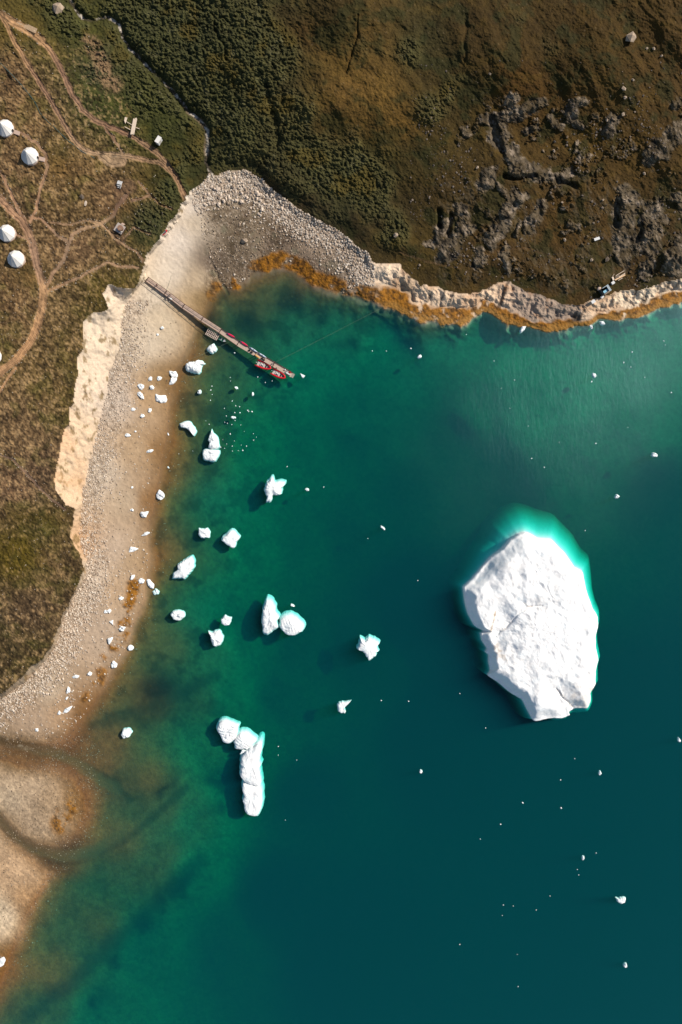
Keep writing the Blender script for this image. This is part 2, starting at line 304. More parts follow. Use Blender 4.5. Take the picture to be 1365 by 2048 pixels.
    # ---------------------------------------------------------------- base colour
    n1 = fbm(px, py, 22, 4, 0, .6); n2 = fbm(px, py, 6, 3, 2, .6); n3 = vnoise(px / 2.3, py / 2.3, 3) - .5; n4 = vnoise(px / 1.7, py / 1.7, 6)
    n5 = fbm(px, py, 45, 3, 5)
    cl = idw(px, py, [(a, b, alb(c)) for a, b, c in CL], 3.4, 22)
    e = lambda *c: np.asarray(alb(c))
    def mix(a, b, m): return a * (1 - m[..., None]) + b * m[..., None]
    west = sst(40, -20, px - 260 - 0.25 * np.clip(py - 250, -250, 500)) * sst(60, 140, py) 
    tan = e(164,134,94); drk = e(66,50,32); olv = e(82,78,22); red = e(120,78,46)
    gz = np.zeros_like(px)
    for cx, cy, rx_, ry_ in ((40,1112,60,42),(80,1036,75,16),(230,600,40,40),(285,470,45,60),(120,330,30,30),(60,545,40,30),(250,420,25,20),(300,350,40,25)):
        gz = np.maximum(gz, np.exp(-(((px - cx) / rx_) ** 2 + ((py - cy) / ry_) ** 2)))
    west = west * (1 - .75 * gz)
    cl = mix(cl, tan, np.clip(west * sst(.05, .4, n2 + .5 * n3 + .3 * n1) * .6, 0, 1))
    cl = mix(cl, olv, west * sst(.15, .45, n5 + .3 * n1) * .35)
    cl = mix(cl, drk, west * sst(.02, .35, -n2 * .8 - .45 * n3 - .25 * n1) * .55)
    cl = mix(cl, e(84,84,30), west * sst(.2, .45, fbm(px, py, 30, 3, 3)) * .3)
    cl = cl * (1 + (.40 * n1 + .45 * n2 + .30 * n3)[..., None] * (.62 + .2 * west[..., None]))
    hl_ = 1 - west
    cl = mix(cl, e(90,74,28), hl_ * (1 - shm) * sst(.1, .5, n1 + .5 * n5) * .3)
    cl = mix(cl, e(46,52,26), hl_ * (1 - shm) * sst(.0, .35, fbm(px, py, 34, 4, 6, .6)) * .65)
    strk = sst(.55, .85, strn) * sst(.0, .3, fbm(px, py, 60, 3, 2) + .1) * sst(830, 900, px) * sst(330, 380, py) * sst(6, 20, L)
    cl = mix(cl, e(104,94,80), strk * .5)
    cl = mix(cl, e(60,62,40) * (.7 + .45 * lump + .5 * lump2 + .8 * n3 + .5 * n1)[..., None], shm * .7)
    cl = mix(cl, e(98,98,78), shm * sst(.2, .45, fbm(px, py, 26, 3, 7)) * sst(.1, .4, n2 + n3) * .6)
    cl = mix(cl, e(84,72,28), shm * sst(.15, .45, fbm(px, py, 50, 3, 1)) * .5)
    cl = cl * (1 + hl_[..., None] * (np.array([1.02, .93, .70]) - 1))
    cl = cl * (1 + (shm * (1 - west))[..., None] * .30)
    bare = sst(26, 8, dist_line(wx, wy, [(182,85),(200,115),(212,150),(226,170)])) * sst(-.35, .1, n2)
    cl = mix(cl, e(150,120,88), bare * .8 * (1 - rd))
    bare2 = sst(18, 6, dist_line(wx, wy, [(235,375),(262,370),(240,395)])) + sst(14, 6, dist_line(wx, wy, [(240,480),(232,460)]))
    cl = mix(cl, e(112,86,64), np.clip(bare2, 0, 1) * .7)
    rc = e(98,86,68) * (1.0 + .95 * (strn - .45) + .45 * n2 + .35 * n3)[..., None]
    rc = mix(rc, e(176,158,138), sst(.25, .5, n2 + .6 * n3 + .2 * strn) * .6)
    rc = mix(rc, e(74,60,32), sst(.0, .35, -n1 + .5 * n2) * .7)
    cl = mix(cl, rc, np.clip(out + .0, 0, 1))
    cl = mix(cl, rc * 1.05, scree * sst(-.1, .15, n2 + .6 * n3) * .85)
    dots = (n4 > .945) * (fbm(px, py, 40, 2, 3) > -.1)
    cl = mix(cl, e(190,165,130), dots * (.35 * west + .18) * (1 - rd) * (1 - shm))
    rcol = idw(px, py, [(60,60,alb((178,138,96))),(120,160,alb((146,112,86))),(230,260,alb((136,102,78))),(220,315,alb((176,146,110))),(320,320,alb((150,118,86))),(40,430,alb((172,132,98))),(70,520,alb((160,126,98))),
                        (84,600,alb((178,138,96))),(60,680,alb((186,142,98))),(130,510,alb((150,122,94))),(200,450,alb((172,140,104))),(240,410,alb((118,90,70))),(50,950,alb((130,104,84))),(350,370,alb((150,116,84))),(1000,520,alb((104,78,48)))], 3, 20)
    rcol = rcol * (1 + .5 * n2 + .3 * n3 - .3 * ruts + .3 * n1)[..., None]
    cl = mix(cl, np.clip(rcol * np.array([1.12, 1.14, 1.2]), 0, .8), rd)
    foam = sst(.0, .3, fbm(px, py, 9, 3, 2, .6) + .05)
    sc = mix(e(74,66,52) + 0 * cl, e(226,212,194), foam * .85)
    cl = mix(cl, sc, st * sst(-.5, .1, fbm(px, py, 40, 2, 4) + .2))
    cl = mix(cl, e(150,128,104), sst(7, 3, std) * (1 - st) * sst(.15, .35, n1) * .7)
    # beach
    cb = idw(px, py, [(a, b, alb(c)) for a, b, c in CB], 3.4, 16)
    peb = sst(64, 20, -T + 20 * n1) * sst(560, 640, py) * sst(420, 380, px) + sst(400, 430, px) * sst(-.3, .1, n1 + .2) * sst(740, 700, px)
    peb = np.clip(peb, 0, 1) * (T < 0) * (W > -2)
    cb = cb * (1 + peb * (.75 * n3 + .35 * n2) + (1 - peb) * (.13 * n2 + .06 * n3) + .08 * n1)[..., None]
    cb = mix(cb, e(120,92,66), peb * sst(.2, .4, -n3 * 1.0 - .5 * n2) * .55)
    cb = mix(cb, e(232,212,190), peb * sst(.25, .42, n3) * .6)
    cove = sst(400, 430, px) * sst(740, 700, px)
    cb = mix(cb, e(86,72,52), cove * sst(.1, .45, n1 + .2 * n2) * sst(18, 60, -T) * .7)
    cb = mix(cb, e(150,150,120) * .7, cove * sst(.2, .4, fbm(px, py, 28, 3, 6)) * sst(18, 60, -T) * .4)
    bl = (L < 0) & (T >= 0) & (px < 400)
    bw = bl * sst(.15, .4, fbm(px * 1.0, py * .6, 12, 4, 3, .65) + .12 * n3)
    cb = mix(cb, e(120,96,50), bw * .75)
    cb = mix(cb, e(222,174,128), bl * sst(.1, .5, fbm(px, py, 60, 3, 6)) * sst(780, 840, py) * .45)
    # shore rock
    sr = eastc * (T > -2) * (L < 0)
    cb = mix(cb, e(88,74,62), sr * sst(.35, .75, fbm(px + .35 * py, py * .3, 12, 4, 3, .65) * 1.3 + .22) * .85)  # crevice shade put into the rock colour as dark streaks, separate from the relief
    cb = mix(cb, e(176,120,70), sr * sst(.1, .4, fbm(px, py, 18, 3, 7)) * .35)
    # wet strip then seabed
    wet = sst(32, -4, W) * sst(500, 440, px)
    dlt = sst(1440, 1500, py) * (px < 400)
    cb = cb * (1 + dlt * (.45 * n3 + .25 * n2 + .12 * n1))[..., None]
    chm = np.clip(sst(15, 5, ch1 + 4 * n1) * sst(330, 150, px) + sst(17, 6, ch2 + 4 * n1) * sst(330, 150, px), 0, 1)
    cb = mix(cb, e(96,80,56), chm * .75)
    cb = mix(cb, e(196,184,164), sst(12, 5, ch1) * sst(110, 40, px) * sst(.12, .35, fbm(px, py * 1.6, 10, 3, 5, .65)) * .8)
    cb = mix(cb, cb * e(136,112,80) / e(178,160,140), wet * .62)
    sb = idw(px, py, [(352,800,alb((190,142,82))),(338,1000,alb((190,140,78))),(315,1150,alb((190,140,78))),(290,1260,alb((188,140,80))),(250,1345,alb((188,140,82))),(375,730,alb((184,140,84))),(415,640,alb((180,138,86))),(110,1800,alb((186,140,84))),(60,1900,alb((186,138,80))),(180,1490,alb((176,132,84))),(190,1640,alb((186,142,88))),(395,900,alb((160,124,70))),(385,1060,alb((156,122,72))),(355,900,alb((186,138,76))),(420,1000,alb((150,140,100))),(330,1500,alb((176,140,84))),(200,1800,alb((172,130,76))),(300,1900,alb((140,118,76))),(500,620,alb((150,122,74))),(230,1580,alb((160,118,76))),
                      (600,700,alb((140,140,100))),(400,1250,alb((150,130,90))),(350,1300,alb((170,138,86))),(900,680,alb((150,135,100))),(1100,720,alb((186,178,136))),(1150,850,alb((186,178,136))),(1300,760,alb((186,178,136))),(1000,820,alb((180,170,130))),(320,1380,alb((90,74,48))),(330,1650,alb((172,140,90))),(440,660,alb((140,112,66))),(120,1700,alb((112,88,56)))], 3, 30)
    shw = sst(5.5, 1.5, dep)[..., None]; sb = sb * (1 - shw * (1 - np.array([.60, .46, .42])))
    sb = sb * (1 + .22 * n1 + .3 * n2 + .3 * n3)[..., None]
    swd = sst(.02, .4, fbm(px, py, 36, 4, 4, .6)) * sst(9, 3, dep) * sst(0, 25, d_in)
    sb = mix(sb, e(72,54,26), swd * (.6 - .3 * sst(1400, 1500, py)))
    dkp = np.zeros_like(px)
    for cx, cy, r in ((440,1560,28),(365,1770,26),(330,1800,22),(280,1850,20),(240,1920,20),(200,2000,22),(700,690,20),(590,600,26),(640,640,20),(500,650,24),(310,1380,28),(330,1580,20),(430,1620,22),(420,640,16)):
        dkp = np.maximum(dkp, np.exp(-((px - cx + 30 * n5) ** 2 + (py - cy + 20 * n1) ** 2) / (r * r)))
    sb = mix(sb, e(44,34,20), dkp * sst(-.5, .15, n2 + .3) * .8)
    stk = np.minimum.reduce([dist_line(px, py, [(160,1712),(215,1700),(265,1670),(330,1615),(372,1575)]) / 11, dist_line(px, py, [(170,1532),(225,1562),(262,1600)]) / 9,
                             dist_line(px, py, [(190,1450),(260,1425),(340,1400),(430,1350)]) / 17, dist_line(px, py, [(60,2030),(150,1960),(220,1890),(330,1790),(400,1720)]) / 22])
    sb = mix(sb, e(74,60,38), sst(1.2, .2, stk + .4 * n1) * .6)
    sb = mix(sb, e(120,94,60), chm * .8)
    col = np.where((L >= 0)[..., None], cl, np.where((W > 0)[..., None], cb, 0))
    ms = np.where(py > 1440, sst(16, -26, W), sst(4, -18, W)) * (L < 0) * (T < 4)
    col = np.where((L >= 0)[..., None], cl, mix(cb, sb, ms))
    wc = e(158,104,24) * (1 + .55 * n2 + .5 * n3)[..., None]
    wc = mix(wc, e(84,54,16), sst(-.05, .35, -n2 - .4 * n3 + .25 * n1) * .8)
    lowb = band * sst(14, 5, W)
    wc = mix(wc, e(176,128,58), lowb * .8)
    col = mix(col, wc, weed * (L < 2) * .95)
    R['col'] = np.clip(col, .004, .8)
    R['shm'] = shm; R['peb'] = peb; R['st'] = st; R['sr'] = sr; R['scree'] = scree
    return R

# ------------------------------------------------------------------ the ground grid
STEP = 2.0
def axis(lo, hi):
    a = list(np.arange(lo, hi + .1, STEP)); o = []; d = 4.0; v = lo
    while v > -6500: v -= d; o.append(v); d *= 1.22
    p = []; d = 4.0; v = hi
    while v < 7500: v += d; p.append(v); d *= 1.22
    return np.array(o[::-1] + a + p)
ax_, ay_ = axis(-70, 1436), axis(-70, 2118)
PX, PY = np.meshgrid(ax_, ay_)
parts = []
rows = 120
for r0 in range(0, len(ay_), rows):
    parts.append(kernel(PX[r0:r0 + rows], PY[r0:r0 + rows]))
G = {k: np.concatenate([p[k] for p in parts], 0) for k in parts[0]}
Z = np.clip(G['z'], -58, 75)
WX = (PX - CX) * S * (H - Z) / H
WY = (CY - PY) * S * (H - Z) / H
def gidx(a, v):
    i = np.clip(np.searchsorted(a, v) - 1, 0, len(a) - 2); return i, (v - a[i]) / (a[i + 1] - a[i])
def samp(px, py, key=None):
    A = Z if key is None else G[key]
    i, fx = gidx(ax_, px); j, fy = gidx(ay_, py)
    return (A[j, i] * (1 - fx) + A[j, i + 1] * fx) * (1 - fy) + (A[j + 1, i] * (1 - fx) + A[j + 1, i + 1] * fx) * fy
def P(px, py, z=None, up=0.0):
    if z is None: z = float(samp(px, py)) + up
    return Vector(((px - CX) * S * (H - z) / H, (CY - py) * S * (H - z) / H, z))

# ------------------------------------------------------------------ materials
def newmat(name):
    m = bpy.data.materials.new(name); m.use_nodes = True
    n = m.node_tree.nodes; l = m.node_tree.links
    return m, n, l, n['Principled BSDF']
def ground_material():
    m, n, l, b = newmat('ground_cover')
    am = n.new('ShaderNodeAttribute'); am.attribute_name = 'rough_cover'
    at = n.new('ShaderNodeAttribute'); at.attribute_name = 'tone'
    ag = n.new('ShaderNodeAttribute'); ag.attribute_name = 'grain'
    tc = n.new('ShaderNodeTexCoord')
    t1 = n.new('ShaderNodeTexNoise'); t1.inputs['Scale'].default_value = 1.6; t1.inputs['Detail'].default_value = 5; t1.inputs['Roughness'].default_value = .7
    l.new(tc.outputs['Object'], t1.inputs['Vector'])
    vo = n.new('ShaderNodeTexVoronoi'); vo.inputs['Scale'].default_value = 1.9; l.new(tc.outputs['Object'], vo.inputs['Vector'])
    mr = n.new('ShaderNodeMapRange'); mr.inputs[1].default_value = .3; mr.inputs[2].default_value = .7; mr.inputs[3].default_value = .74; mr.inputs[4].default_value = 1.26
    l.new(t1.outputs[0], mr.inputs[0])
    mp = n.new('ShaderNodeMapRange'); mp.inputs[1].default_value = 0; mp.inputs[2].default_value = .8; mp.inputs[3].default_value = 1.25; mp.inputs[4].default_value = .6
    l.new(vo.outputs['Distance'], mp.inputs[0])
    mx = n.new('ShaderNodeMix'); mx.data_type = 'FLOAT'; l.new(ag.outputs['Fac'], mx.inputs[0]); l.new(mr.outputs[0], mx.inputs[2]); l.new(mp.outputs[0], mx.inputs[3])
    ml = n.new('ShaderNodeVectorMath'); ml.operation = 'SCALE'; l.new(at.outputs['Color'], ml.inputs[0]); am_ = n.new('ShaderNodeMix'); am_.data_type = 'FLOAT'; am_.inputs[2].default_value = 1.0; l.new(am.outputs['Fac'], am_.inputs[0]); l.new(mx.outputs[0], am_.inputs[3]); l.new(am_.outputs[0], ml.inputs['Scale'])
    l.new(ml.outputs[0], b.inputs['Base Color'])
    b.inputs['Roughness'].default_value = .9; b.inputs['Specular IOR Level'].default_value = .15
    bp = n.new('ShaderNodeBump'); bp.inputs['Strength'].default_value = .55; bp.inputs['Distance'].default_value = .25
    l.new(t1.outputs[0], bp.inputs['Height']); l.new(bp.outputs[0], b.inputs['Normal'])
    l.new(am.outputs['Fac'], bp.inputs['Strength'])
    return m
def simple(name, c, rough=.7, var=.12, scale=3.0, metal=0.0, bump=0.0, spec=.3, wave=None):
    m, n, l, b = newmat(name)
    tc = n.new('ShaderNodeTexCoord')
    if wave:
        t = n.new('ShaderNodeTexWave'); t.inputs['Scale'].default_value = wave; t.inputs['Distortion'].default_value = .6; t.inputs['Detail'].default_value = 2
    else:
        t = n.new('ShaderNodeTexNoise'); t.inputs['Scale'].default_value = scale; t.inputs['Detail'].default_value = 5
    l.new(tc.outputs['Object'], t.inputs['Vector'])
    cr = n.new('ShaderNodeValToRGB'); l.new(t.outputs['Fac'] if not wave else t.outputs[1], cr.inputs[0])
    a = alb(c)
    cr.color_ramp.elements[0].position = .3; cr.color_ramp.elements[1].position = .7
    cr.color_ramp.elements[0].color = (*[float(v * (1 - var)) for v in a], 1); cr.color_ramp.elements[1].color = (*[float(min(.88, v * (1 + var))) for v in a], 1)
    l.new(cr.outputs[0], b.inputs['Base Color']); b.inputs['Roughness'].default_value = rough; b.inputs['Metallic'].default_value = metal
    b.inputs['Specular IOR Level'].default_value = spec
    if bump:
        bp = n.new('ShaderNodeBump'); bp.inputs['Strength'].default_value = bump; bp.inputs['Distance'].default_value = .1
        l.new(cr.outputs[0], bp.inputs['Height']); l.new(bp.outputs[0], b.inputs['Normal'])
    return m
GM = ground_material()
def ice_material():
    m, n, l, b = newmat('glacier_ice')
    tc = n.new('ShaderNodeTexCoord')
    t = n.new('ShaderNodeTexNoise'); t.inputs['Scale'].default_value = .35; t.inputs['Detail'].default_value = 8; t.inputs['Roughness'].default_value = .65
    l.new(tc.outputs['Object'], t.inputs['Vector'])
    cr = n.new('ShaderNodeValToRGB'); l.new(t.outputs[0], cr.inputs[0])
    e = cr.color_ramp.elements; e[0].position = .3; e[0].color = (.60, .68, .69, 1); e[1].position = .55; e[1].color = (.76, .76, .74, 1)
    l.new(cr.outputs[0], b.inputs['Base Color']); b.inputs['Roughness'].default_value = .55; b.inputs['Specular IOR Level'].default_value = .3
    t2 = n.new('ShaderNodeTexNoise'); t2.inputs['Scale'].default_value = 1.4; t2.inputs['Detail'].default_value = 6
    l.new(tc.outputs['Object'], t2.inputs['Vector'])
    bp = n.new('ShaderNodeBump'); bp.inputs['Strength'].default_value = .6; bp.inputs['Distance'].default_value = .3
    l.new(t2.outputs[0], bp.inputs['Height']); l.new(bp.outputs[0], b.inputs['Normal'])
    return m
ICE = ice_material()

def water_material():
    m = bpy.data.materials.new('fjord_water'); m.use_nodes = True
    n = m.node_tree.nodes; l = m.node_tree.links; n.clear()
    out = n.new('ShaderNodeOutputMaterial')
    tr = n.new('ShaderNodeBsdfTransparent')
    gl = n.new('ShaderNodeBsdfGlossy'); gl.inputs['Roughness'].default_value = .30; gl.inputs['Color'].default_value = (.55, .95, 1, 1)
    mx = n.new('ShaderNodeMixShader'); fr = n.new('ShaderNodeFresnel'); fr.inputs['IOR'].default_value = 1.33
    l.new(fr.outputs[0], mx.inputs[0]); l.new(tr.outputs[0], mx.inputs[1]); l.new(gl.outputs[0], mx.inputs[2]); l.new(mx.outputs[0], out.inputs['Surface'])
    tc = n.new('ShaderNodeTexCoord')
    def wave(scale, rot, dist, prof='SIN'):
        mpn = n.new('ShaderNodeMapping'); mpn.inputs['Rotation'].default_value = (0, 0, rot)
        l.new(tc.outputs['Object'], mpn.inputs['Vector'])
        w = n.new('ShaderNodeTexWave'); w.inputs['Scale'].default_value = scale; w.inputs['Distortion'].default_value = dist
        w.inputs['Detail'].default_value = 2; w.inputs['Detail Scale'].default_value = .6
        l.new(mpn.outputs[0], w.inputs['Vector']); return w.outputs[1]
    def patch(px_, py_, rx, ry):
        mpn = n.new('ShaderNodeMapping'); mpn.vector_type = 'TEXTURE'
        mpn.inputs['Location'].default_value = ((px_ - CX) * S, (CY - py_) * S, 0); mpn.inputs['Scale'].default_value = (rx * S, ry * S, 1e4)
        l.new(tc.outputs['Object'], mpn.inputs['Vector'])
        g = n.new('ShaderNodeTexGradient'); g.gradient_type = 'SPHERICAL'; l.new(mpn.outputs[0], g.inputs[0]); return g.outputs[1]
    def streak(rot, sx_, sy_, dt=4):
        mp1 = n.new('ShaderNodeMapping'); mp1.inputs['Rotation'].default_value = (0, 0, rot); mp1.inputs['Scale'].default_value = (sx_, sy_, 1)
        l.new(tc.outputs['Object'], mp1.inputs['Vector'])
        t_ = n.new('ShaderNodeTexNoise'); t_.inputs['Scale'].default_value = 1.0; t_.inputs['Detail'].default_value = dt; t_.inputs['Distortion'].default_value = .6
        l.new(mp1.outputs[0], t_.inputs['Vector']); return t_.outputs[0]
    w1 = streak(math.radians(-24), .55, .17); w2 = streak(math.radians(58), .9, .28)
    ns = n.new('ShaderNodeTexNoise'); ns.inputs['Scale'].default_value = .55; ns.inputs['Detail'].default_value = 5; ns.inputs['Roughness'].default_value = .65; l.new(tc.outputs['Object'], ns.inputs['Vector'])
    big = n.new('ShaderNodeTexNoise'); big.inputs['Scale'].default_value = .035; big.inputs['Detail'].default_value = 3; l.new(tc.outputs['Object'], big.inputs['Vector'])
    def M(op, a, b_, c_=None):
        q_ = n.new('ShaderNodeMath'); q_.operation = op
        for k_, v_ in enumerate((a, b_, c_)):
            if v_ is None: continue
            if isinstance(v_, (int, float)): q_.inputs[k_].default_value = v_
            else: l.new(v_, q_.inputs[k_])
        return q_.outputs[0]
    p1 = patch(1050, 840, 330, 400); p2 = patch(1250, 690, 420, 260)
    pm = M('ADD', M('POWER', p1, .8), M('MULTIPLY', p2, .04))
    pm = M('MULTIPLY', pm, M('MULTIPLY_ADD', big.outputs[0], 1.6, .2))
    amp = M('MULTIPLY_ADD', pm, 1.0, .04)
    hgt = M('ADD', M('MULTIPLY', w1, M('MULTIPLY', p1, 1.9)), M('MULTIPLY', w2, .7))
    hgt = M('MULTIPLY_ADD', ns.outputs[0], .9, hgt)
    bp = n.new('ShaderNodeBump'); bp.inputs['Strength'].default_value = 1; bp.inputs['Distance'].default_value = .07
    l.new(M('MULTIPLY', hgt, amp), bp.inputs['Height']); l.new(bp.outputs[0], gl.inputs['Normal'])
    l.new(M('MULTIPLY_ADD', pm, .30, .17), gl.inputs['Roughness'])
    gm = n.new('ShaderNodeNewGeometry')
    l.new(M('MULTIPLY', fr.outputs[0], M('SUBTRACT', 1.0, gm.outputs['Backfacing'])), mx.inputs[0])
    ab = n.new('ShaderNodeVolumeAbsorption'); sc = n.new('ShaderNodeVolumeScatter'); ad = n.new('ShaderNodeAddShader')
    sig_a = (0.38, 0.054, 0.070); sig_s = (0.0, 0.0145, 0.0215)
    d = max(sig_a) + .1
    ab.inputs['Color'].default_value = (*[1 - v / d for v in sig_a], 1); ab.inputs['Density'].default_value = d
    d2 = max(sig_s); sc.inputs['Color'].default_value = (*[v / d2 for v in sig_s], 1); sc.inputs['Density'].default_value = d2
    sc.inputs['Anisotropy'].default_value = 0.0
    l.new(ab.outputs[0], ad.inputs[0]); l.new(sc.outputs[0], ad.inputs[1]); l.new(ad.outputs[0], out.inputs['Volume'])
    return m
# ------------------------------------------------------------------ ground objects
def struct(o, kind='structure', label=None, cat=None):
    o['kind'] = kind
    if label: o['label'] = label
    if cat: o['category'] = cat
ny, nx = PX.shape
def q(A): return (A[:-1, :-1] + A[1:, :-1] + A[:-1, 1:] + A[1:, 1:]) / 4
qL, qT, qW = q(G['cls_L']), q(G['T']), q(G['W'])
qx, qy = q(PX), q(PY)
cls = np.full(qL.shape, 6)                                   # seabed
cls[qW > 0] = 3                                              # beach
cls[(qT >= 0)] = 2; cls[(qT >= 0) & (qx > 740)] = 4          # bluff, shore rock
cls[qL >= 0] = 0
cls[(qL >= 0) & ((qx - 215 - np.clip(qy, 0, 400) * .5) > 0)] = 1
cls[(q(G['road']) > .45) & (qL >= 0)] = 5
cls[(q(G['st']) > .5) & (qL >= 0)] = 7
cls[(q(G['out']) > .5) & (qL >= 0)] = 8
cls[(q(G['weed']) > .5) & (qL < 0)] = 9
vid = np.arange(nx * ny).reshape(ny, nx)
quads = np.stack([vid[:-1, :-1], vid[1:, :-1], vid[1:, 1:], vid[:-1, 1:]], -1).reshape(-1, 4)
coords = np.stack([WX, WY, Z], -1).reshape(-1, 3).astype(np.float32)
tone = np.concatenate([G['col'], np.ones(G['col'].shape[:2] + (1,))], -1).reshape(-1, 4).astype(np.float32)
cover = np.where(G['cls_L'] > 0, 1.0 - .6 * G['road'], np.where(G['T'] > 0, np.where(PX > 740, .5, .45), .22 + .5 * (PY > 1460) + .6 * G['peb'] + .5 * (G['weed'] > .3))).clip(0, 1).reshape(-1).astype(np.float32)
grain = (np.clip(G['peb'] + .5 * G['scree'], 0, 1)).reshape(-1).astype(np.float32)
NAMES = {0: 'meadow', 1: 'hillside', 2: 'bluff', 3: 'beach', 4: 'shore_rock', 5: 'dirt_track', 6: 'seabed', 7: 'stream', 8: 'rock_outcrop', 9: 'seaweed'}
def mesh_np(name, co, fa, mat):
    me = bpy.data.meshes.new(name)
    me.vertices.add(len(co)); me.vertices.foreach_set('co', co.ravel())
    k = fa.shape[1]
    me.loops.add(fa.size); me.loops.foreach_set('vertex_index', fa.ravel().astype(np.int32))
    me.polygons.add(len(fa)); me.polygons.foreach_set('loop_start', np.arange(0, fa.size, k, dtype=np.int32))
    me.update(calc_edges=True); me.validate()
    me.materials.append(mat)
    o = bpy.data.objects.new(name, me); C.objects.link(o); return o
for k, nm in NAMES.items():
    f = quads[(cls == k).ravel()]
    if not len(f): continue
    u, inv = np.unique(f, return_inverse=True)
    o = mesh_np(nm, coords[u], inv.reshape(-1, 4), GM)
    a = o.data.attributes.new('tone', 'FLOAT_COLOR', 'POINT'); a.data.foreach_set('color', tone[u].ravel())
    a = o.data.attributes.new('rough_cover', 'FLOAT', 'POINT'); a.data.foreach_set('value', cover[u])
    a = o.data.attributes.new('grain', 'FLOAT', 'POINT'); a.data.foreach_set('value', grain[u])
    if k == 6: o.data.shade_smooth()
    else: o.data.shade_flat()
    if k == 9: struct(o, 'stuff', 'golden brown seaweed carpeting the rocks along the waterline', 'seaweed')
    else: struct(o)
# water: one closed body
E = 1500.0
wv = np.array([(-E,-E,-75),(E,-E,-75),(E,E,-75),(-E,E,-75),(-E,-E,0),(E,-E,0),(E,E,0),(-E,E,0)], np.float32)
wf = np.array([(0,3,2,1),(4,5,6,7),(0,1,5,4),(1,2,6,5),(2,3,7,6),(3,0,4,7)])
wo = mesh_np('water', wv, wf, water_material()); struct(wo)


# ------------------------------------------------------------------ mesh building helpers
class MB:
    def __init__(s): s.v = []; s.f = []
    def add(s, vs, fs):
        o = len(s.v); s.v += [tuple(v) for v in vs]; s.f += [tuple(i + o for i in f) for f in fs]; return s
    def box(s, c, d, rz=0.0, tilt=0.0):
        M_ = Matrix.Rotation(rz, 3, 'Z') @ Matrix.Rotation(tilt, 3, 'Y'); c = Vector(c)
        vs = [c + M_ @ Vector((sx * d[0] / 2, sy * d[1] / 2, sz * d[2] / 2)) for sx in (-1, 1) for sy in (-1, 1) for sz in (-1, 1)]
        return s.add(vs, [(0,1,3,2),(4,6,7,5),(0,4,5,1),(2,3,7,6),(0,2,6,4),(1,5,7,3)])
    def beam(s, a, b, w, h=None):
        a = Vector(a); b = Vector(b); h = h or w; d = (b - a)
        if d.length < 1e-6: return s
        d.normalize(); up = Vector((0, 0, 1)) if abs(d.z) < .95 else Vector((1, 0, 0))
        x = d.cross(up).normalized() * w / 2; y = x.cross(d).normalized() * h / 2
        vs = [p + i * x + j * y for p in (a, b) for i, j in ((-1, -1), (1, -1), (1, 1), (-1, 1))]
        return s.add(vs, [(0,1,2,3),(7,6,5,4),(0,4,5,1),(1,5,6,2),(2,6,7,3),(3,7,4,0)])
    def tube(s, pts, rad, n=6, closed=False):
        pts = [Vector(p) for p in pts]; m = len(pts); o = len(s.v)
        rad = rad if isinstance(rad, (list, tuple)) else [rad] * m
        for i, p in enumerate(pts):
            t = (pts[(i + 1) % m] - pts[i - 1]) if closed or 0 < i < m - 1 else (pts[1] - pts[0] if i == 0 else pts[-1] - pts[-2])
            t.normalize(); up = Vector((0, 0, 1)) if abs(t.z) < .9 else Vector((1, 0, 0))
            a = t.cross(up).normalized(); b = a.cross(t)
            for k in range(n):
                an = 2 * math.pi * k / n; s.v.append(tuple(p + (a * math.cos(an) + b * math.sin(an)) * rad[i]))
        for i in range(m if closed else m - 1):
            j = (i + 1) % m
            for k in range(n):
                l_ = (k + 1) % n; s.f.append((o + i * n + k, o + i * n + l_, o + j * n + l_, o + j * n + k))
        if not closed: s.f.append(tuple(o + k for k in range(n))[::-1]); s.f.append(tuple(o + (m - 1) * n + k for k in range(n)))
        return s
    def rings(s, rr, cap=True):
        """rr: list of rings (lists of points, same length)"""
        o = len(s.v); n = len(rr[0])
        for r in rr: s.v += [tuple(p) for p in r]
        for i in range(len(rr) - 1):
            for k in range(n):
                l_ = (k + 1) % n; s.f.append((o + i * n + k, o + i * n + l_, o + (i + 1) * n + l_, o + (i + 1) * n + k))
        if cap: s.f.append(tuple(o + k for k in range(n))[::-1]); s.f.append(tuple(o + (len(rr) - 1) * n + k for k in range(n)))
        return s
    def build(s, name, mat, parent=None, smooth=False):
        me = bpy.data.meshes.new(name); me.from_pydata(s.v, [], s.f); me.update()
        me.materials.append(mat)
        if smooth: me.shade_smooth()
        o = bpy.data.objects.new(name, me); C.objects.link(o)
        if parent is not None: o.parent = parent
        return o
def tag(o, label, cat, group=None):
    o['label'] = label; o['category'] = cat
    if group: o['group'] = group
    return o
def thing(name, label, cat, loc, rz=0.0, group=None):
    o = bpy.data.objects.new(name, None); C.objects.link(o); o.empty_display_size = .5
    o.location = loc; o.rotation_euler = (0, 0, rz); return tag(o, label, cat, group)
def ang(a, b):  # world heading of pixel direction a->b
    return math.atan2(-(b[1] - a[1]), b[0] - a[0])

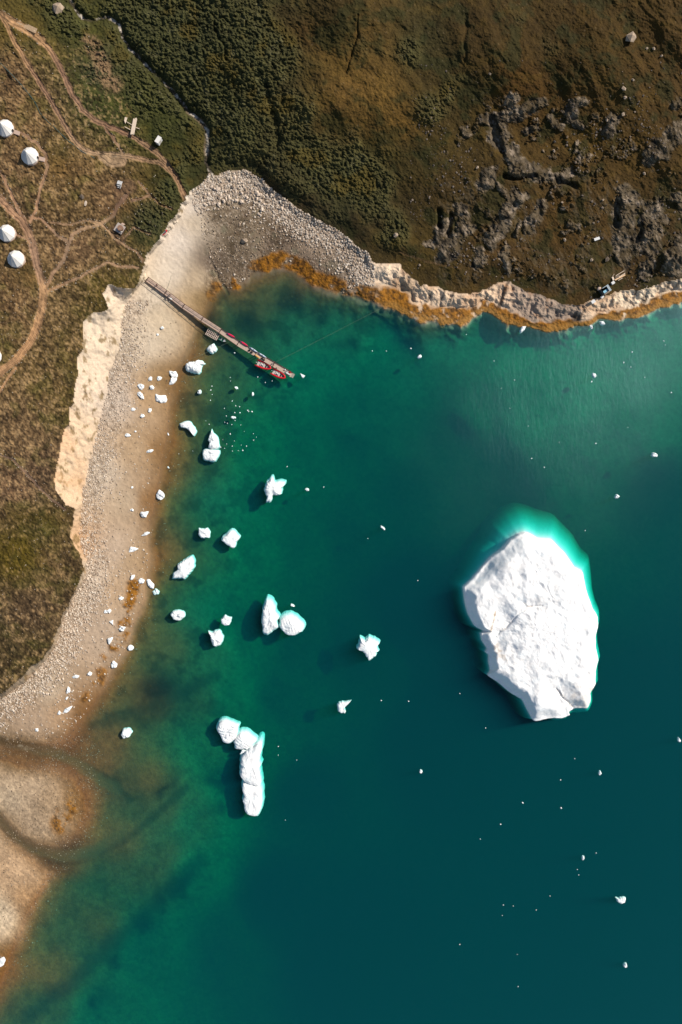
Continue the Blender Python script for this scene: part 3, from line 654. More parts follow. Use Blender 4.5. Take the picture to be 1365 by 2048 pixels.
# ------------------------------------------------------------------ ice
def smooth_poly(pts, n, jit, seed):
    p = np.array(pts, float); d = np.r_[0, np.cumsum(np.hypot(*(np.roll(p, -1, 0) - p).T))]
    q_ = np.vstack([p, p[:1]]); t = np.linspace(0, d[-1], n, endpoint=False)
    x = np.interp(t, d, q_[:, 0]); y = np.interp(t, d, q_[:, 1])
    for _ in range(1): x = .25 * np.roll(x, 1) + .5 * x + .25 * np.roll(x, -1); y = .25 * np.roll(y, 1) + .5 * y + .25 * np.roll(y, -1)
    r = np.random.default_rng(seed); k = r.normal(0, 1, n); k = .6 * k + .25 * np.roll(k, 1) + .25 * np.roll(k, -1)
    cx, cy = x.mean(), y.mean(); L_ = np.hypot(x - cx, y - cy) + 1e-6
    return x + (x - cx) / L_ * k * jit, y + (y - cy) / L_ * k * jit
def area_ccw(x, y):
    return 0.5 * np.sum(x * np.roll(y, -1) - np.roll(x, -1) * y)
ICE_N = 0
def iceberg(pts, height, label, floating=True, seed=0, name='iceberg', cat='iceberg', group=None, keel=(0.0, 0.0, 1.0), n=44, stripes=None, mat=None):
    """outline in photograph pixels -> closed lump of ice standing at its own place"""
    x, y = smooth_poly(pts, n, 0.03 * math.sqrt(abs(area_ccw(*np.array(pts, float).T))) + .1, seed)
    cx, cy = x.mean(), y.mean()
    z0 = 0.0 if floating else float(samp(cx, cy))
    zm = z0 + height * .3
    X = (x - CX) * S * (H - zm) / H; Y = (CY - y) * S * (H - zm) / H
    if area_ccw(X, Y) < 0: X, Y = X[::-1], Y[::-1]
    ox, oy = X.mean(), Y.mean(); X = X - ox; Y = Y - oy
    R_ = math.sqrt(abs(area_ccw(X, Y)) / math.pi)
    prof = [(1.0, .02), (1.0, .34), (.93, .62), (.80, .82), (.62, .93), (.42, 1.0), (.20, 1.0)]
    rr = []
    sd = seed * 3.7
    def nz(a, b, sc): return vnoise(np.array(a) / sc + sd + 50, np.array(b) / sc + 80 + sd, 2) - .5
    if floating:
        kx, ky, kg = keel
        dmax = max(1.2, min(R_ * 1.0, 9))
        for f, dz in ((.35, 1.0), (.9, .85), (1.10 + .10 * kg, .55), (1.06 + .08 * kg, .22)):
            rr.append([(X[i] * f + kx * dz * dmax * .5, Y[i] * f + ky * dz * dmax * .5, -dz * dmax) for i in range(n)])
    else:
        rr.append([(X[i] * .9, Y[i] * .9, -.35) for i in range(n)])
    for f, g in prof:
        xs, ys = X * f, Y * f
        hn = height * .68 * (g + .6 * g * (1.2 * nz(xs, ys, R_ * .75) + .5 * nz(xs, ys, R_ * .35) + .3 * nz(xs, ys, R_ * .15)))
        if stripes: hn = hn + .06 * height * g * np.sin((xs * math.cos(stripes) + ys * math.sin(stripes)) * 2 * math.pi / max(.9, R_ * .3))
        rr.append([(xs[i], ys[i], max(.03 * height, hn[i])) for i in range(n)])
    mb = MB().rings(rr)
    o = mb.build(name, mat or ICE)
    o.location = (ox, oy, z0)
    return tag(o, label, cat, group)
def Z5(p): return [(250 + a / 3.9, 650 + b / 3.9) for a, b in p]
def Z6(p): return [(250 + a / 3.4125, 940 + b / 3.4125) for a, b in p]
def ZB(p): return [(a / 3.9, 1000 + b / 3.9) for a, b in p]
def ZA(p): return [(a / 3.9, 650 + b / 3.9) for a, b in p]
def ZR(p): return [(400 + a / 3.4125, 1400 + b / 3.4125) for a, b in p]
def ZL(p): return [(700 + a / 1.955, 1000 + b / 1.955) for a, b in p]
def Z3(p): return [(a / 3.4125, 1350 + b / 3.4125) for a, b in p]
def Z7(p): return [(800 + a / 2.416, 330 + b / 2.416) for a, b in p]
def blob(cx, cy, rx, ry=None, rot=0, seed=0):
    ry = ry or rx; r = np.random.default_rng(seed + 100); n = 9
    o = []
    for k in range(n):
        a = 2 * math.pi * k / n; q_ = 1 + r.uniform(-.28, .28)
        u, v = rx * q_ * math.cos(a), ry * q_ * math.sin(a)
        o.append((cx + u * math.cos(rot) - v * math.sin(rot), cy + u * math.sin(rot) + v * math.cos(rot)))
    return o
GF = 'icebergs floating in the bay'; GB = 'pieces of ice stranded along the west beach'
# the great iceberg: its own fine mesh
def great_iceberg():
    o_ = [(580,195),(640,182),(680,200),(730,232),(850,242),(890,290),(960,360),(1040,475),(1105,505),(1125,600),(1150,700),(1190,810),(1233,885),(1235,960),(1215,1060),(1222,1150),(1240,1250),(1218,1330),(1220,1450),(1172,1520),(1178,1590),(1155,1655),
         (1110,1650),(1050,1650),(985,1690),(1008,1708),(940,1735),(850,1730),(700,1755),(660,1680),(610,1580),(520,1530),(400,1430),(318,1378),(345,1345),(330,1270),(330,1205),(298,1185),(318,1160),(275,1090),(258,1025),(290,1010),(210,965),(160,870),(130,770),(115,640),(180,580),(250,500),(340,395),(440,320),(500,250)]
    pts = [(900 + a / 4.136, 1020 + b / 4.136) for a, b in o_]
    n = 420
    x, y = smooth_poly(pts, n, .25, 5)
    r = np.random.default_rng(3)
    zm = 3.0
    X = (x - CX) * S * (H - zm) / H; Y = (CY - y) * S * (H - zm) / H
    flip = area_ccw(X, Y) < 0
    if flip: X, Y = X[::-1], Y[::-1]
    ox, oy = X.mean(), Y.mean(); X = X - ox; Y = Y - oy
    rings_ = []
    def R_of(f, z, sx=0, sy=0): return [(X[i] * f + sx, Y[i] * f + sy, z) for i in range(n)]
    th = np.degrees(np.arctan2(Y, X)); ex_ = np.interp(th, [-180,-150,-120,-90,-60,-35,0,30,60,90,120,150,180], [3.0,2.0,1.0,3.5,9.0,7.0,6.5,8.0,12.0,13.5,6.5,2.5,3.0])
    ex_ = .5 * ex_ + .25 * np.roll(ex_, 9) + .25 * np.roll(ex_, -9)
    tx, ty = np.roll(X, -12) - np.roll(X, 12), np.roll(Y, -12) - np.roll(Y, 12)
    UX, UY = ty / np.hypot(tx, ty), -tx / np.hypot(tx, ty)
    for _ in range(60): UX = .5 * UX + .25 * np.roll(UX, 1) + .25 * np.roll(UX, -1); UY = .5 * UY + .25 * np.roll(UY, 1) + .25 * np.roll(UY, -1)
    rings_.append([(X[i] * .4, Y[i] * .4, -30) for i in range(n)])
    for k_, z_ in ((1.1, -26), (1.0, -18), (.82, -12.5), (.62, -8.4), (.4, -5.2), (.2, -2.9), (.04, -.9)):
        rings_.append([(X[i] + UX[i] * ex_[i] * k_, Y[i] + UY[i] * ex_[i] * k_, z_ - 1.4 * (vnoise(np.array(UX[i] * 3 + 9), np.array(UY[i] * 3 + k_ * .4 + 9), 4) - .5) * min(1, -z_ / 6)) for i in range(n)])
    m = 110
    fs = [1.0] * 2 + list(1 - np.linspace(0, 1, m + 2)[1:-1] ** .97 * .985)
    F = np.array(fs)[:, None]
    GX = X[None, :] * F; GY = Y[None, :] * F
    # shape of the top: high rim in the north-west, hollow in the middle west, gentle fall to the south-east
    px = (GX + ox) / S * H / (H - 5) + CX; py = CY - (GY + oy) / S * H / (H - 5)
    zx = (px - 900) * 4.136; zy = (py - 1020) * 4.136                     # coordinates of the traced enlargement
    edge = (1 - F) * np.ones_like(GX)
    h = 2.6 + 3.2 * sst(0, .16, edge) + 1.0 * sst(.1, .6, edge)
    h = h + 1.6 * np.exp(-((zx - 620) ** 2 / 380 ** 2 + (zy - 330) ** 2 / 330 ** 2))
    ridg = dist_line(zx, zy, [(600,200),(480,320),(470,520),(460,650)]); h = h + .9 * np.exp(-(ridg / 90) ** 2)
    h = h - 1.4 * sst(210, 0, dist_line(zx, zy, [(560,230),(440,350),(300,480),(180,590)])) * .8
    h = h - 2.2 * np.exp(-(dist_line(zx, zy, [(430,860),(470,900),(400,1000)]) / 95) ** 2)
    h = h - 1.3 * np.exp(-(dist_line(zx, zy, [(600,770),(690,800)]) / 55) ** 2)
    h = h - 1.0 * np.exp(-(dist_line(zx, zy, [(390,1120),(450,1220),(540,1150)]) / 60) ** 2)
    h = h - 1.0 * sst(120, 20, dist_line(zx, zy, [(360,1400),(500,1510),(620,1590),(650,1660)]))
    h = h - 1.2 * sst(150, 10, dist_line(zx, zy, [(900,1480),(1000,1640),(1150,1660)])) 
    rr_ = np.random.default_rng(12)
    dim = [(550,505,60),(480,560,55),(590,560,35),(740,625,28),(550,650,32),(520,720,42),(690,860,30),(630,880,25),(880,780,32),(1080,1020,48),(1165,1100,38),(1060,1135,50),(820,1200,34),(520,1160,50),(1190,1280,40),(1130,1360,28),(1020,1390,38),(790,1380,34),(890,1410,30),(910,1590,24),(830,1590,36),(680,1610,34),(440,1400,50),(340,640,36),(200,730,36),(580,970,36),(1140,900,28),(500,1320,24),(650,430,20),(700,510,16)]
    for a, b, q_ in dim:
        d = np.sqrt((zx - a) ** 2 + ((zy - b) * 1.15) ** 2) / q_ + .75 * fbm(zx, zy, 70, 3, 3)
        h = h - .45 * sst(1.35, .1, d) * (1 - .0)
    wz = zx + 60 * fbm(zx, zy, 150, 3, 1); wq = zy + 60 * fbm(zx, zy, 150, 3, 5)
    h = h + 1.2 * (worley(wz, wq, 330, 1) - .5) + .45 * (worley(wz, wq, 120, 4) - .5) + .16 * (worley(wz, wq, 45, 2) - .5)
    h = h - .45 * sst(9, 2, dist_line(zx + 14 * fbm(zx, zy, 40, 3, 2), zy, [(380,1060),(420,1010),(470,975),(520,925),(560,860),(640,800),(760,790)])) - .12 * sst(9, 2, dist_line(zx, zy + 20 * fbm(zx, zy, 60, 3, 3), [(700,240),(740,360),(700,460),(790,620),(860,800)])) - .6 * sst(9, 2, dist_line(zx, zy + 20 * fbm(zx, zy, 60, 3, 3), [(880,1480),(960,1570),(1050,1650)]))
    h = h + .7 * fbm(zx, zy, 260, 4, 2) + .32 * fbm(zx, zy, 70, 4, 4, .6) + .12 * fbm(zx, zy, 22, 3, 6, .6)
    h = h + .22 * ridge(zx * .8 + zy * .6, (zy * .8 - zx * .6) * .2, 40, 3, 1) * sst(500, 100, zx) 
    pol = lambda a: a
    gr = np.clip(h, .9, 12)
    gr[0] = .05; gr[1] = np.clip(gr[1] * .55, .8, 5)
    for j in range(len(fs)):
        rings_.append([(GX[j, i], GY[j, i], gr[j, i]) for i in range(n)])
    m_, n_, l_, b_ = newmat('great_iceberg_ice')
    tc = n_.new('ShaderNodeTexCoord')
    at = n_.new('ShaderNodeAttribute'); at.attribute_name = 'dirt'
    t = n_.new('ShaderNodeTexNoise'); t.inputs['Scale'].default_value = .28; t.inputs['Detail'].default_value = 9; t.inputs['Roughness'].default_value = .7
    l_.new(tc.outputs['Object'], t.inputs['Vector'])
    cr = n_.new('ShaderNodeValToRGB'); l_.new(t.outputs[0], cr.inputs[0]); e = cr.color_ramp.elements
    e[0].position = .30; e[0].color = (.68, .73, .74, 1); e[1].position = .52; e[1].color = (.80, .79, .765, 1)
    mx = n_.new('ShaderNodeMix'); mx.data_type = 'RGBA'; l_.new(at.outputs['Fac'], mx.inputs[0]); l_.new(cr.outputs[0], mx.inputs[6]); mx.inputs[7].default_value = (.34, .26, .18, 1)
    l_.new(mx.outputs[2], b_.inputs['Base Color']); b_.inputs['Roughness'].default_value = .6
    t2 = n_.new('ShaderNodeTexNoise'); t2.inputs['Scale'].default_value = 1.1; t2.inputs['Detail'].default_value = 7; t2.inputs['Roughness'].default_value = .65; l_.new(tc.outputs['Object'], t2.inputs['Vector'])
    bp = n_.new('ShaderNodeBump'); bp.inputs['Strength'].default_value = .45; bp.inputs['Distance'].default_value = .3; l_.new(t2.outputs[0], bp.inputs['Height']); l_.new(bp.outputs[0], b_.inputs['Normal'])
    o = MB().rings(rings_).build('iceberg', m_, smooth=True)
    dirt = np.zeros(len(o.data.vertices), np.float32); base = 8 * n
    dd = .9 * sst(1.2, .2, dist_line(zx, zy, [(378,845),(365,910),(345,1000)]) / 11 + .6 * fbm(zx, zy, 20, 2, 1)) + .5 * sst(1.2, .1, dist_line(zx, zy, [(390,1120),(410,1200),(450,1230)]) / 30 + 1.2 * fbm(zx, zy, 20, 3, 1)) \
        + .32 * sst(1.2, .1, dist_line(zx, zy, [(1160,1500),(1080,1560),(1140,1640)]) / 80 + 1.2 * fbm(zx, zy, 30, 3, 2)) + .25 * sst(1.2, .2, dist_line(zx, zy, [(520,925),(470,980),(420,1030)]) / 6) + .35 * sst(1.2, .2, dist_line(zx, zy, [(890,1490),(970,1570),(1040,1650)]) / 8 + fbm(zx, zy, 24, 2, 1)) + .5 * sst(1.1, .3, dist_line(zx, zy, [(610,765),(650,800),(680,795)]) / 6)
    dd = dd + .10 * sst(.1, .5, fbm(zx, zy, 70, 4, 5, .65))
    dirt[base:base + dd.size] = dd.ravel(); a = o.data.attributes.new('dirt', 'FLOAT', 'POINT'); a.data.foreach_set('value', np.clip(dirt, 0, 1))
    o.location = (ox, oy, 0)
    tag(o, 'huge white iceberg, by far the largest in the bay', 'iceberg', GF)
great_iceberg()
NE = (.35, .6)
K1 = (.8, 1.6, 1.6); K2 = (.3, .4, 1.2)
BERGS = [
 (Z5([(640,185),(655,165),(690,145),(700,165),(715,185),(695,210),(680,220),(655,205)]), 1.3, 'rounded pale iceberg lying just below the slatted platform of the pier', K2),
 (Z5([(475,300),(500,288),(545,285),(565,272),(590,278),(612,303),(585,325),(582,365),(560,373),(520,365),(490,355),(472,330)]), 2.7, 'bulky smooth white iceberg with a pointed right corner, largest near the pier', K2),
 (Z5([(345,355),(395,362),(410,385),(405,405),(370,408),(348,385)]), 1.5, 'small knobbly iceberg in the shallows, upper one of a pair touching the beach', K2),
 (Z5([(362,408),(405,410),(395,440),(370,465),(340,468),(350,440)]), 1.2, 'crescent shaped iceberg in the shallows, lower one of a pair touching the beach', K2),
 (Z5([(428,770),(450,765),(490,750),(520,775),(552,825),(530,860),(510,830),(475,805),(435,797)]), 1.3, 'bent elongated iceberg with a tail at its left end, in brown shallows', K2),
 (Z5([(675,822),(688,850),(715,880),(732,948),(675,965),(650,955),(662,910),(648,905)]), 2.0, 'sail shaped iceberg tapering to a point at the top, directly above a blocky iceberg', K2),
 (Z5([(610,985),(635,965),(680,978),(730,980),(722,1030),(700,1062),(650,1060),(610,1045)]), 1.6, 'blocky grooved iceberg directly below the sail shaped iceberg', K2),
 (Z6([(1010,55),(1018,90),(1040,88),(1075,90),(1080,110),(1060,125),(1060,165),(1030,175),(1010,168),(1000,205),(970,222),(965,205),(975,180),(950,140),(968,110),(990,70)]), 1.9, 'two lobed iceberg with a tall narrow left fin and a bluish right lobe', K1),
 (Z6([(505,400),(535,408),(562,398),(572,430),(570,460),(520,462),(502,440)]), 1.1, 'small squarish iceberg with two horns, left neighbour of a lumpy iceberg of double its size', K2),
 (Z6([(680,455),(720,422),(745,430),(778,468),(750,500),(748,530),(720,530),(695,505),(660,485)]), 1.4, 'lumpy cauliflower iceberg with ragged left side, right of the small horned one', K1),
 (Z6([(440,600),(462,620),(460,670),(430,710),(405,745),(375,735),(330,738),(332,705),(360,680),(360,655),(400,620)]), 1.5, 'dirty streaked oblong iceberg slanting up to the right, edges frayed', K2),
 (Z6([(312,990),(340,962),(390,968),(400,1000),(370,1030),(330,1022)]), 1.9, 'compact rounded iceberg standing alone in grey green shallows with a dark shadow', K2),
 (Z6([(660,1020),(685,997),(700,1008),(722,1010),(720,1030),(705,1055),(680,1062),(658,1042)]), 1.0, 'small broken iceberg with a round knob at its right, above the square iceberg', K2),
 (Z6([(570,1108),(590,1112),(640,1102),(662,1150),(655,1185),(615,1205),(595,1190),(585,1140)]), 2.0, 'square block iceberg with a spur at its top left corner', K2),
 (Z6([(975,895),(1000,915),(1018,950),(1020,985),(1037,1010),(1030,1040),(1035,1075),(1005,1100),(965,1122),(940,1100),(938,1010),(950,930)]), 2.6, 'tall upright iceberg with a turquoise halo, left of the fan ribbed iceberg', K1),
 (Z6([(1062,1030),(1090,1010),(1130,995),(1165,1010),(1210,1065),(1210,1100),(1150,1130),(1100,1125),(1065,1080)]), 1.4, 'rounded iceberg with fan shaped ribs and a turquoise glow, right of the tall upright one', K1),
 (ZL([(45,548),(60,555),(75,543),(110,565),(100,580),(108,595),(90,615),(75,628),(60,605),(50,592),(32,588)]), 1.2, 'ragged star shaped iceberg alone between the ribbed iceberg and the huge one', K1),
 (ZR([(940,35),(960,22),(990,20),(1028,12),(1000,40),(980,60),(995,75),(990,90),(965,90),(945,70)]), .9, 'small hooked iceberg bent like a boomerang in dark open water', K2),
 (ZR([(115,210),(135,150),(165,142),(205,155),(258,180),(240,270),(190,305),(160,295),(138,245)]), 2.0, 'broad ribbed iceberg at the upper left end of the chain of four', K2),
 (ZR([(238,280),(280,220),(320,232),(365,262),(378,288),(320,340),(270,340),(240,335)]), 1.6, 'tilted furrowed iceberg, second from the top in the chain of four', K1),
 (ZR([(272,372),(290,340),(312,348),(296,362)]), .6, 'tiny wedge of ice squeezed between the second and third icebergs of the chain', K2),
 (ZR([(284,380),(325,345),(395,308),(412,312),(418,360),(400,400),(402,460),(398,510),(410,545),(408,590),(375,588),(325,565),(285,530),(272,490),(280,430)]), 2.6, 'long thick slab iceberg, third and largest in the chain of four', K1),
 (ZR([(292,572),(340,572),(395,594),(415,640),(412,750),(385,798),(340,792),(310,775),(298,680)]), 2.2, 'flat oblong slab iceberg at the bottom end of the chain of four', K1),
 (Z3([(828,410),(840,375),(875,372),(897,395),(870,430),(840,432)]), 1.5, 'lone compact iceberg in the brown shallows right of the stream delta', K2),
 (Z7([(582,800),(592,780),(612,778),(600,800),(585,810)]), .8, 'leaning white ice piece beside the golden seaweed, below the shore rocks', K2),
 (Z7([(965,755),(985,755),(994,770),(975,772)]), .6, 'flat sliver of ice touching the seaweed edge, upper right of its small neighbour', K2),
 (Z7([(918,775),(930,772),(934,790),(924,792)]), .5, 'small ice piece beside the flat sliver at the seaweed edge', K2),
 (blob(840,713,4,3.4,0,3), .7, 'small ice lump off the northern shore, lower right of two specks', K2),
 (blob(1189,751,3.6,4.6,.3,4), .8, 'small upright ice lump in the rippled water with a crumb just below it', K2),
 (blob(1310,910,5.5,4.2,0,5), .9, 'grey white ice lump close to the right edge, above the huge iceberg', K2),
 (blob(1235,993,4.0,4.6,0,6), .8, 'pointed ice lump halfway between the right edge lump and the great iceberg', K2),
 ([(1234,1797),(1238,1799),(1246,1796),(1252,1798),(1251,1805),(1243,1808),(1237,1804)], .8, 'grey ragged ice cluster low on the right side of the bay', K2),
 (blob(1251,1932,3.6,3.8,.5,8), .7, 'small triangular ice piece nearest the lower right corner', K2),
 (blob(614,979,3.8,2.6,.2,9), .5, 'ring of ice crumbs right of the two lobed iceberg', K2),
 ([(601,747),(610,751),(606,756),(604,754)], .4, 'thin triangular shard of ice off the end of the pier', K2),
 (blob(399,784,4.2,3.6,0,11), .8, 'small cube of ice alone right of the boxy stranded iceberg', K2),
 (blob(472.5,775.5,3.4,2.6,0,12), .6, 'small ice lump below the slatted platform in green water', K2),
 (blob(506,788,2,4,0.1,13), .5, 'thin upright pair of ice crumbs in green water below the red boats', K2),
 (blob(466.5,835,4,2.6,.3,14), .5, 'largest ice crumb in the loose scatter left of centre', K2),
 (blob(585,1211,4.5,2,.4,15), .4, 'narrow ice sliver just above the fan ribbed iceberg', K2),
 (blob(766.5,1056,5.5,1.8,.7,16), .4, 'thin slanted splinter of ice alone in mid bay', K2),
 (blob(1200.8,1547,2.6,4,.2,17), .5, 'narrow ice chip below the great iceberg, right one', K2),
 (blob(1359,1481,2.6,4,-.2,18), .5, 'ice chip at the right edge level with the foot of the great iceberg', K2),
 (blob(842,1543.7,2.4,3.4,.1,19), .4, 'ice chip below the hooked iceberg, left of centre of the dark water', K2),
 (blob(1167,1717,2.2,4,.1,20), .4, 'upright ice chip in the dark water between two faint specks', K2),
 (Z5([(235,530),(260,545),(325,548),(328,600),(290,612),(240,595)]), 1.9, 'boxy iceberg with a raised left horn grounded in brown shallows', None),
]
for i, (pts, h_, lab, kl) in enumerate(BERGS):
    st_ = {15: .3, 18: 1.4, 19: 1.0}.get(i)
    iceberg(pts, h_, lab, True, i + 1, group=GF, keel=(NE[0] * kl[0], NE[1] * kl[1], kl[2]) if kl else (0, 0, .6), n=64 if len(pts) > 9 else 36, stripes=st_)
STRAND = [
 (blob(282,773.5,6.2,6,0,31), 1.1, 'round lump of ice on the beach, touching a long leaf shaped one below it'),
 (Z5([(92,530),(115,515),(140,540),(150,580),(130,575),(95,545)]), 1.0, 'long leaf shaped ice block on the beach'),
 (blob(301,757.5,4,4,0,32), .9, 'small ice lump on the beach, left one of a pair above the boxy iceberg'),
 (blob(318.5,757,5,4,-.3,33), .8, 'small slanted ice lump on the beach, right one of a pair above the boxy iceberg'),
 (blob(304,775,4.5,4.5,0,34), .9, 'ice lump on the beach between the leaf shaped block and the boxy iceberg'),
 (blob(300,820.5,3.8,4,0,35), .9, 'small ice lump below the boxy iceberg'),
 (blob(286,832,5,4.3,0,36), .9, 'pale ice lump on pebbly sand, lower left of the small lump'),
 (blob(266.5,818.5,5,3.6,0,37), .5, 'half melted ice piece among dark pebbles'),
 (blob(256,870,5.5,3.6,0,38), .6, 'flat oval ice piece far up the pebble beach'),
 (blob(271,863,2.2,2,0,39), .4, 'crumb of ice right of the flat oval piece'),
 (blob(300,902,7.5,3.4,-.35,40), .7, 'thin jagged strip of ice lying on sand, alone'),
 (Z6([(212,170),(235,130),(268,160),(272,185),(245,208),(220,195)]), 1.9, 'faceted angular ice block with a dark shadow, standing in the wet edge'),
 (Z6([(105,285),(165,282),(150,308),(145,325),(110,320)]), 1.6, 'tooth shaped ice block with a long left shadow'),
 (blob(264,1020,3.2,3.4,0,41), .8, 'small cone of ice left of the tooth shaped block'),
 (blob(265,974.5,2.6,2.4,0,42), .6, 'single ice crumb on smooth sand, upper left of the faceted block'),
 (Z6([(175,428),(150,420),(125,435),(108,452),(140,450)]), 1.0, 'slender wing shaped ice sliver on brown wet sand'),
 (ZB([(1005,410),(1015,365),(1040,365),(1085,380),(1040,405)]), 1.0, 'craggy arrowhead shaped ice block on sand'),
 (ZB([(1015,615),(1030,582),(1055,585),(1045,615),(1025,628)]), .9, 'upright oval ice block, first of the row of four over golden seaweed'),
 (ZB([(1078,630),(1095,607),(1130,625),(1118,650),(1090,652)]), .9, 'squat ice block, second of the row of four over golden seaweed'),
 (ZB([(1145,618),(1165,615),(1205,660),(1198,695),(1175,690),(1150,660)]), 1.1, 'long diagonal ice block, third of the row of four'),
 (ZB([(1190,715),(1215,688),(1248,710),(1240,738),(1205,742)]), 1.1, 'pentagonal ice block, last of the row of four'),
 (ZB([(925,765),(945,752),(970,762),(955,780),(930,778)]), .7, 'small lean ice piece left of the top of the seaweed strip'),
 (blob(211,1224,4,3.8,.4,44), .7, 'left piece of two ice lumps touching on the pebbles'),
 (blob(218.5,1222,4.6,4,0,45), .8, 'right piece of two ice lumps touching on the pebbles'),
 (ZB([(850,945),(885,935),(882,975)]), .7, 'three cornered ice chunk on pebbles below the touching pair'),
 (ZB([(925,1005),(945,982),(983,992),(965,1025),(935,1020)]), 1.3, 'ice block with left shadow sitting on the golden seaweed strip'),
 (ZB([(835,1080),(885,1068),(870,1105),(850,1130)]), 1.3, 'wedge of ice pointing down at the left rim of the seaweed strip'),
 (ZB([(995,1160),(1005,1132),(1030,1130),(1048,1155),(1030,1175),(1010,1178)]), 1.4, 'hexagonal ice block in shallow water right of the seaweed strip'),
 (ZB([(862,1285),(885,1252),(915,1275),(910,1305),(875,1315)]), 1.6, 'stout pentagonal ice block with a strong shadow at the lower end of the seaweed strip'),
 (ZB([(562,1380),(590,1362),(622,1370),(615,1388),(575,1392)]), .7, 'flat oblong ice piece on the pebbles'),
 (ZB([(680,1355),(700,1338),(720,1350),(712,1372),(685,1368)]), .9, 'small cubic ice piece right of the flat oblong one'),
 (Z3([(455,110),(465,75),(480,95),(478,120),(455,128)]), .8, 'narrow pointed ice piece standing above a smaller curved one'),
 (Z3([(445,165),(455,148),(470,150),(455,172)]), .5, 'small curved ice piece under the narrow pointed one'),
 (Z3([(432,255),(445,230),(470,220),(497,207),(480,240),(455,262)]), .8, 'ice piece with a long upward beak'),
 (Z3([(392,265),(405,240),(415,255),(412,272),(395,272)]), .6, 'small ice piece left of the beaked one'),
 (Z3([(240,365),(262,365),(262,385),(242,385)]), .7, 'single square ice piece just above the stream mouth'),
 ([(-9,1918),(0,1917),(8,1914),(11,1922),(6,1932),(0,1935),(-8,1930)], 1.4, 'ice block cut by the left edge near the bottom'),
 (blob(324.5,655.5,3.4,3,0,47), .8, 'ice lump alone on pale sand left of the pier'),
 (blob(315.5,669,2.4,2.2,0,48), .5, 'small ice crumb on pale sand below the lone lump'),
 (blob(337,868.5,1.4,3,-.5,49), .3, 'slim ice shard in the wet edge left of the bent iceberg'),
 (blob(337,934.5,1.6,2.6,-.5,50), .3, 'slim ice shard in the wet edge right of the jagged strip'),
]
for i, (pts, h_, lab) in enumerate(STRAND):
    iceberg(pts, h_, lab, False, i + 60, name='ice_block', cat='ice block', group=GB, n=28)
CHIP = MB()
r_ = np.random.default_rng(5)
def chip_mesh(seed):
    r = np.random.default_rng(seed); a = r.uniform(0, 6.28)
    rr = []
    for f, z in ((.6, -.5), (1.0, 0.0), (.8, .45), (.35, .7)):
        rr.append([(f * (1 + .35 * math.sin(2 * t + a) + r.uniform(-.12, .12)) * math.cos(t), f * (1 + .3 * math.cos(3 * t + a)) * math.sin(t) * .8, z) for t in [2 * math.pi * k / 8 for k in range(8)]])
    return MB().rings(rr)
chips = [chip_mesh(40 + k).build('ice_chip', ICE) for k in range(4)]
CH = {
 'tiny white ice chip in the loose scatter off the west beach, below the red boats': [(a / 3.9 + 250, b / 3.9 + 650, r) for a, b, r in ((680,477,1.6),(670,508,1.9),(682,542,1.3),(668,588,1.7),(958,666,1.9),(966,675,1.5),(992,676,2),(865,630,1.5),(895,638,1.6),(858,684,1.7),(898,685,2),(800,766,1.4),(835,777,1.3),
    (822,850,1.6),(1003,848,1.4),(1005,898,1.7),(950,945,1.7),(920,978,1.9),(885,980,1.2),(838,945,1.4),(840,984,1.2),(748,953,1.6),(795,928,1.1),(778,962,1.2),(825,437,1.1),(838,593,1.4),(777,650,1.2),(792,710,1.3),(780,758,1.2),(860,745,1.2),(905,780,1.1),(855,905,1),(908,937,1),(1027,875,1),(932,830,.9),(658,775,1.3),(632,748,.9),(1266,1105,1.3),(765,895,.9),(530,982,.9),(422,1005,.9),(856,217,1.5))],
 'tiny white ice chip on the rippled water below the northern shore': [(822,697,2),(745,702,1.6),(773,702,1.5),(1183.5,763.5,2),(1264.6,704,2.4),(1247.5,725,2.2),(1343,785,2.4),(1192,887,2.2),(1089,934.6,1.8),(1063.5,917,1.8),(1118.7,885,1.3),(988.6,722,1.4),(1029.5,760,1.6),(1003,777,1.4),(933,669,1.6),(1328,682,1.5),(1262,734,1.4),(1256,855,1.2),(1057,852,1.4),(1020,817,1.1),(1331,690,1.2),(1290,755,1.2)],
 'tiny white ice chip on the dark open water of the lower bay': [(736,1077,1.5),(836,1161,1.5),(1170.6,1061,1.5),(920,1387,1.5),(763,1401,1.7),(817.6,1402.6,1.7),(971.6,1456,1.4),(1150,1517,1.3),(1121.5,1560,1.7),(1045.8,1605.6,2),(1122.5,1616,2.2),(1001.8,1648.6,1.8),(961,1678,1.5),(1192.6,1706,1.5),(1155,1739,1.3),(1158,1750,1.2),(1100.5,1792,1.4),(1007,1810,1.4),(1027,1812,1.3),(1073,1820,1.3),(1005,1831,1.2),(920,1889,1.4),(1036.6,1973,1.3),(648,974,1.5),(557,1493,1.5),(557,1510,1.2),(594,1520,1.3),(571,1640,1.2),(1035,1909,1)],
 'tiny grey white ice chip drifting off the end of the pier': [(531,765,1.4),(516,754,1.6),(545,762,1.3),(470,706,1.6),(461,755,1.3)]}
first = True; ci = 0
for lab, lst in CH.items():
    for a, b, r in lst:
        src = chips[ci % 4]
        o = src if ci < 4 else src.copy()
        if ci >= 4: C.objects.link(o)
        o.location = P(a, b, 0.0); o.rotation_euler = (0, 0, r_.uniform(0, 6.28)); q_ = r * S * .8; o.scale = (q_ * r_.uniform(.9, 1.4), q_, q_ * .9)
        tag(o, lab, 'ice chip', lab.replace('tiny white ice chip', 'ice chips').replace('tiny grey white ice chip', 'ice chips')); ci += 1

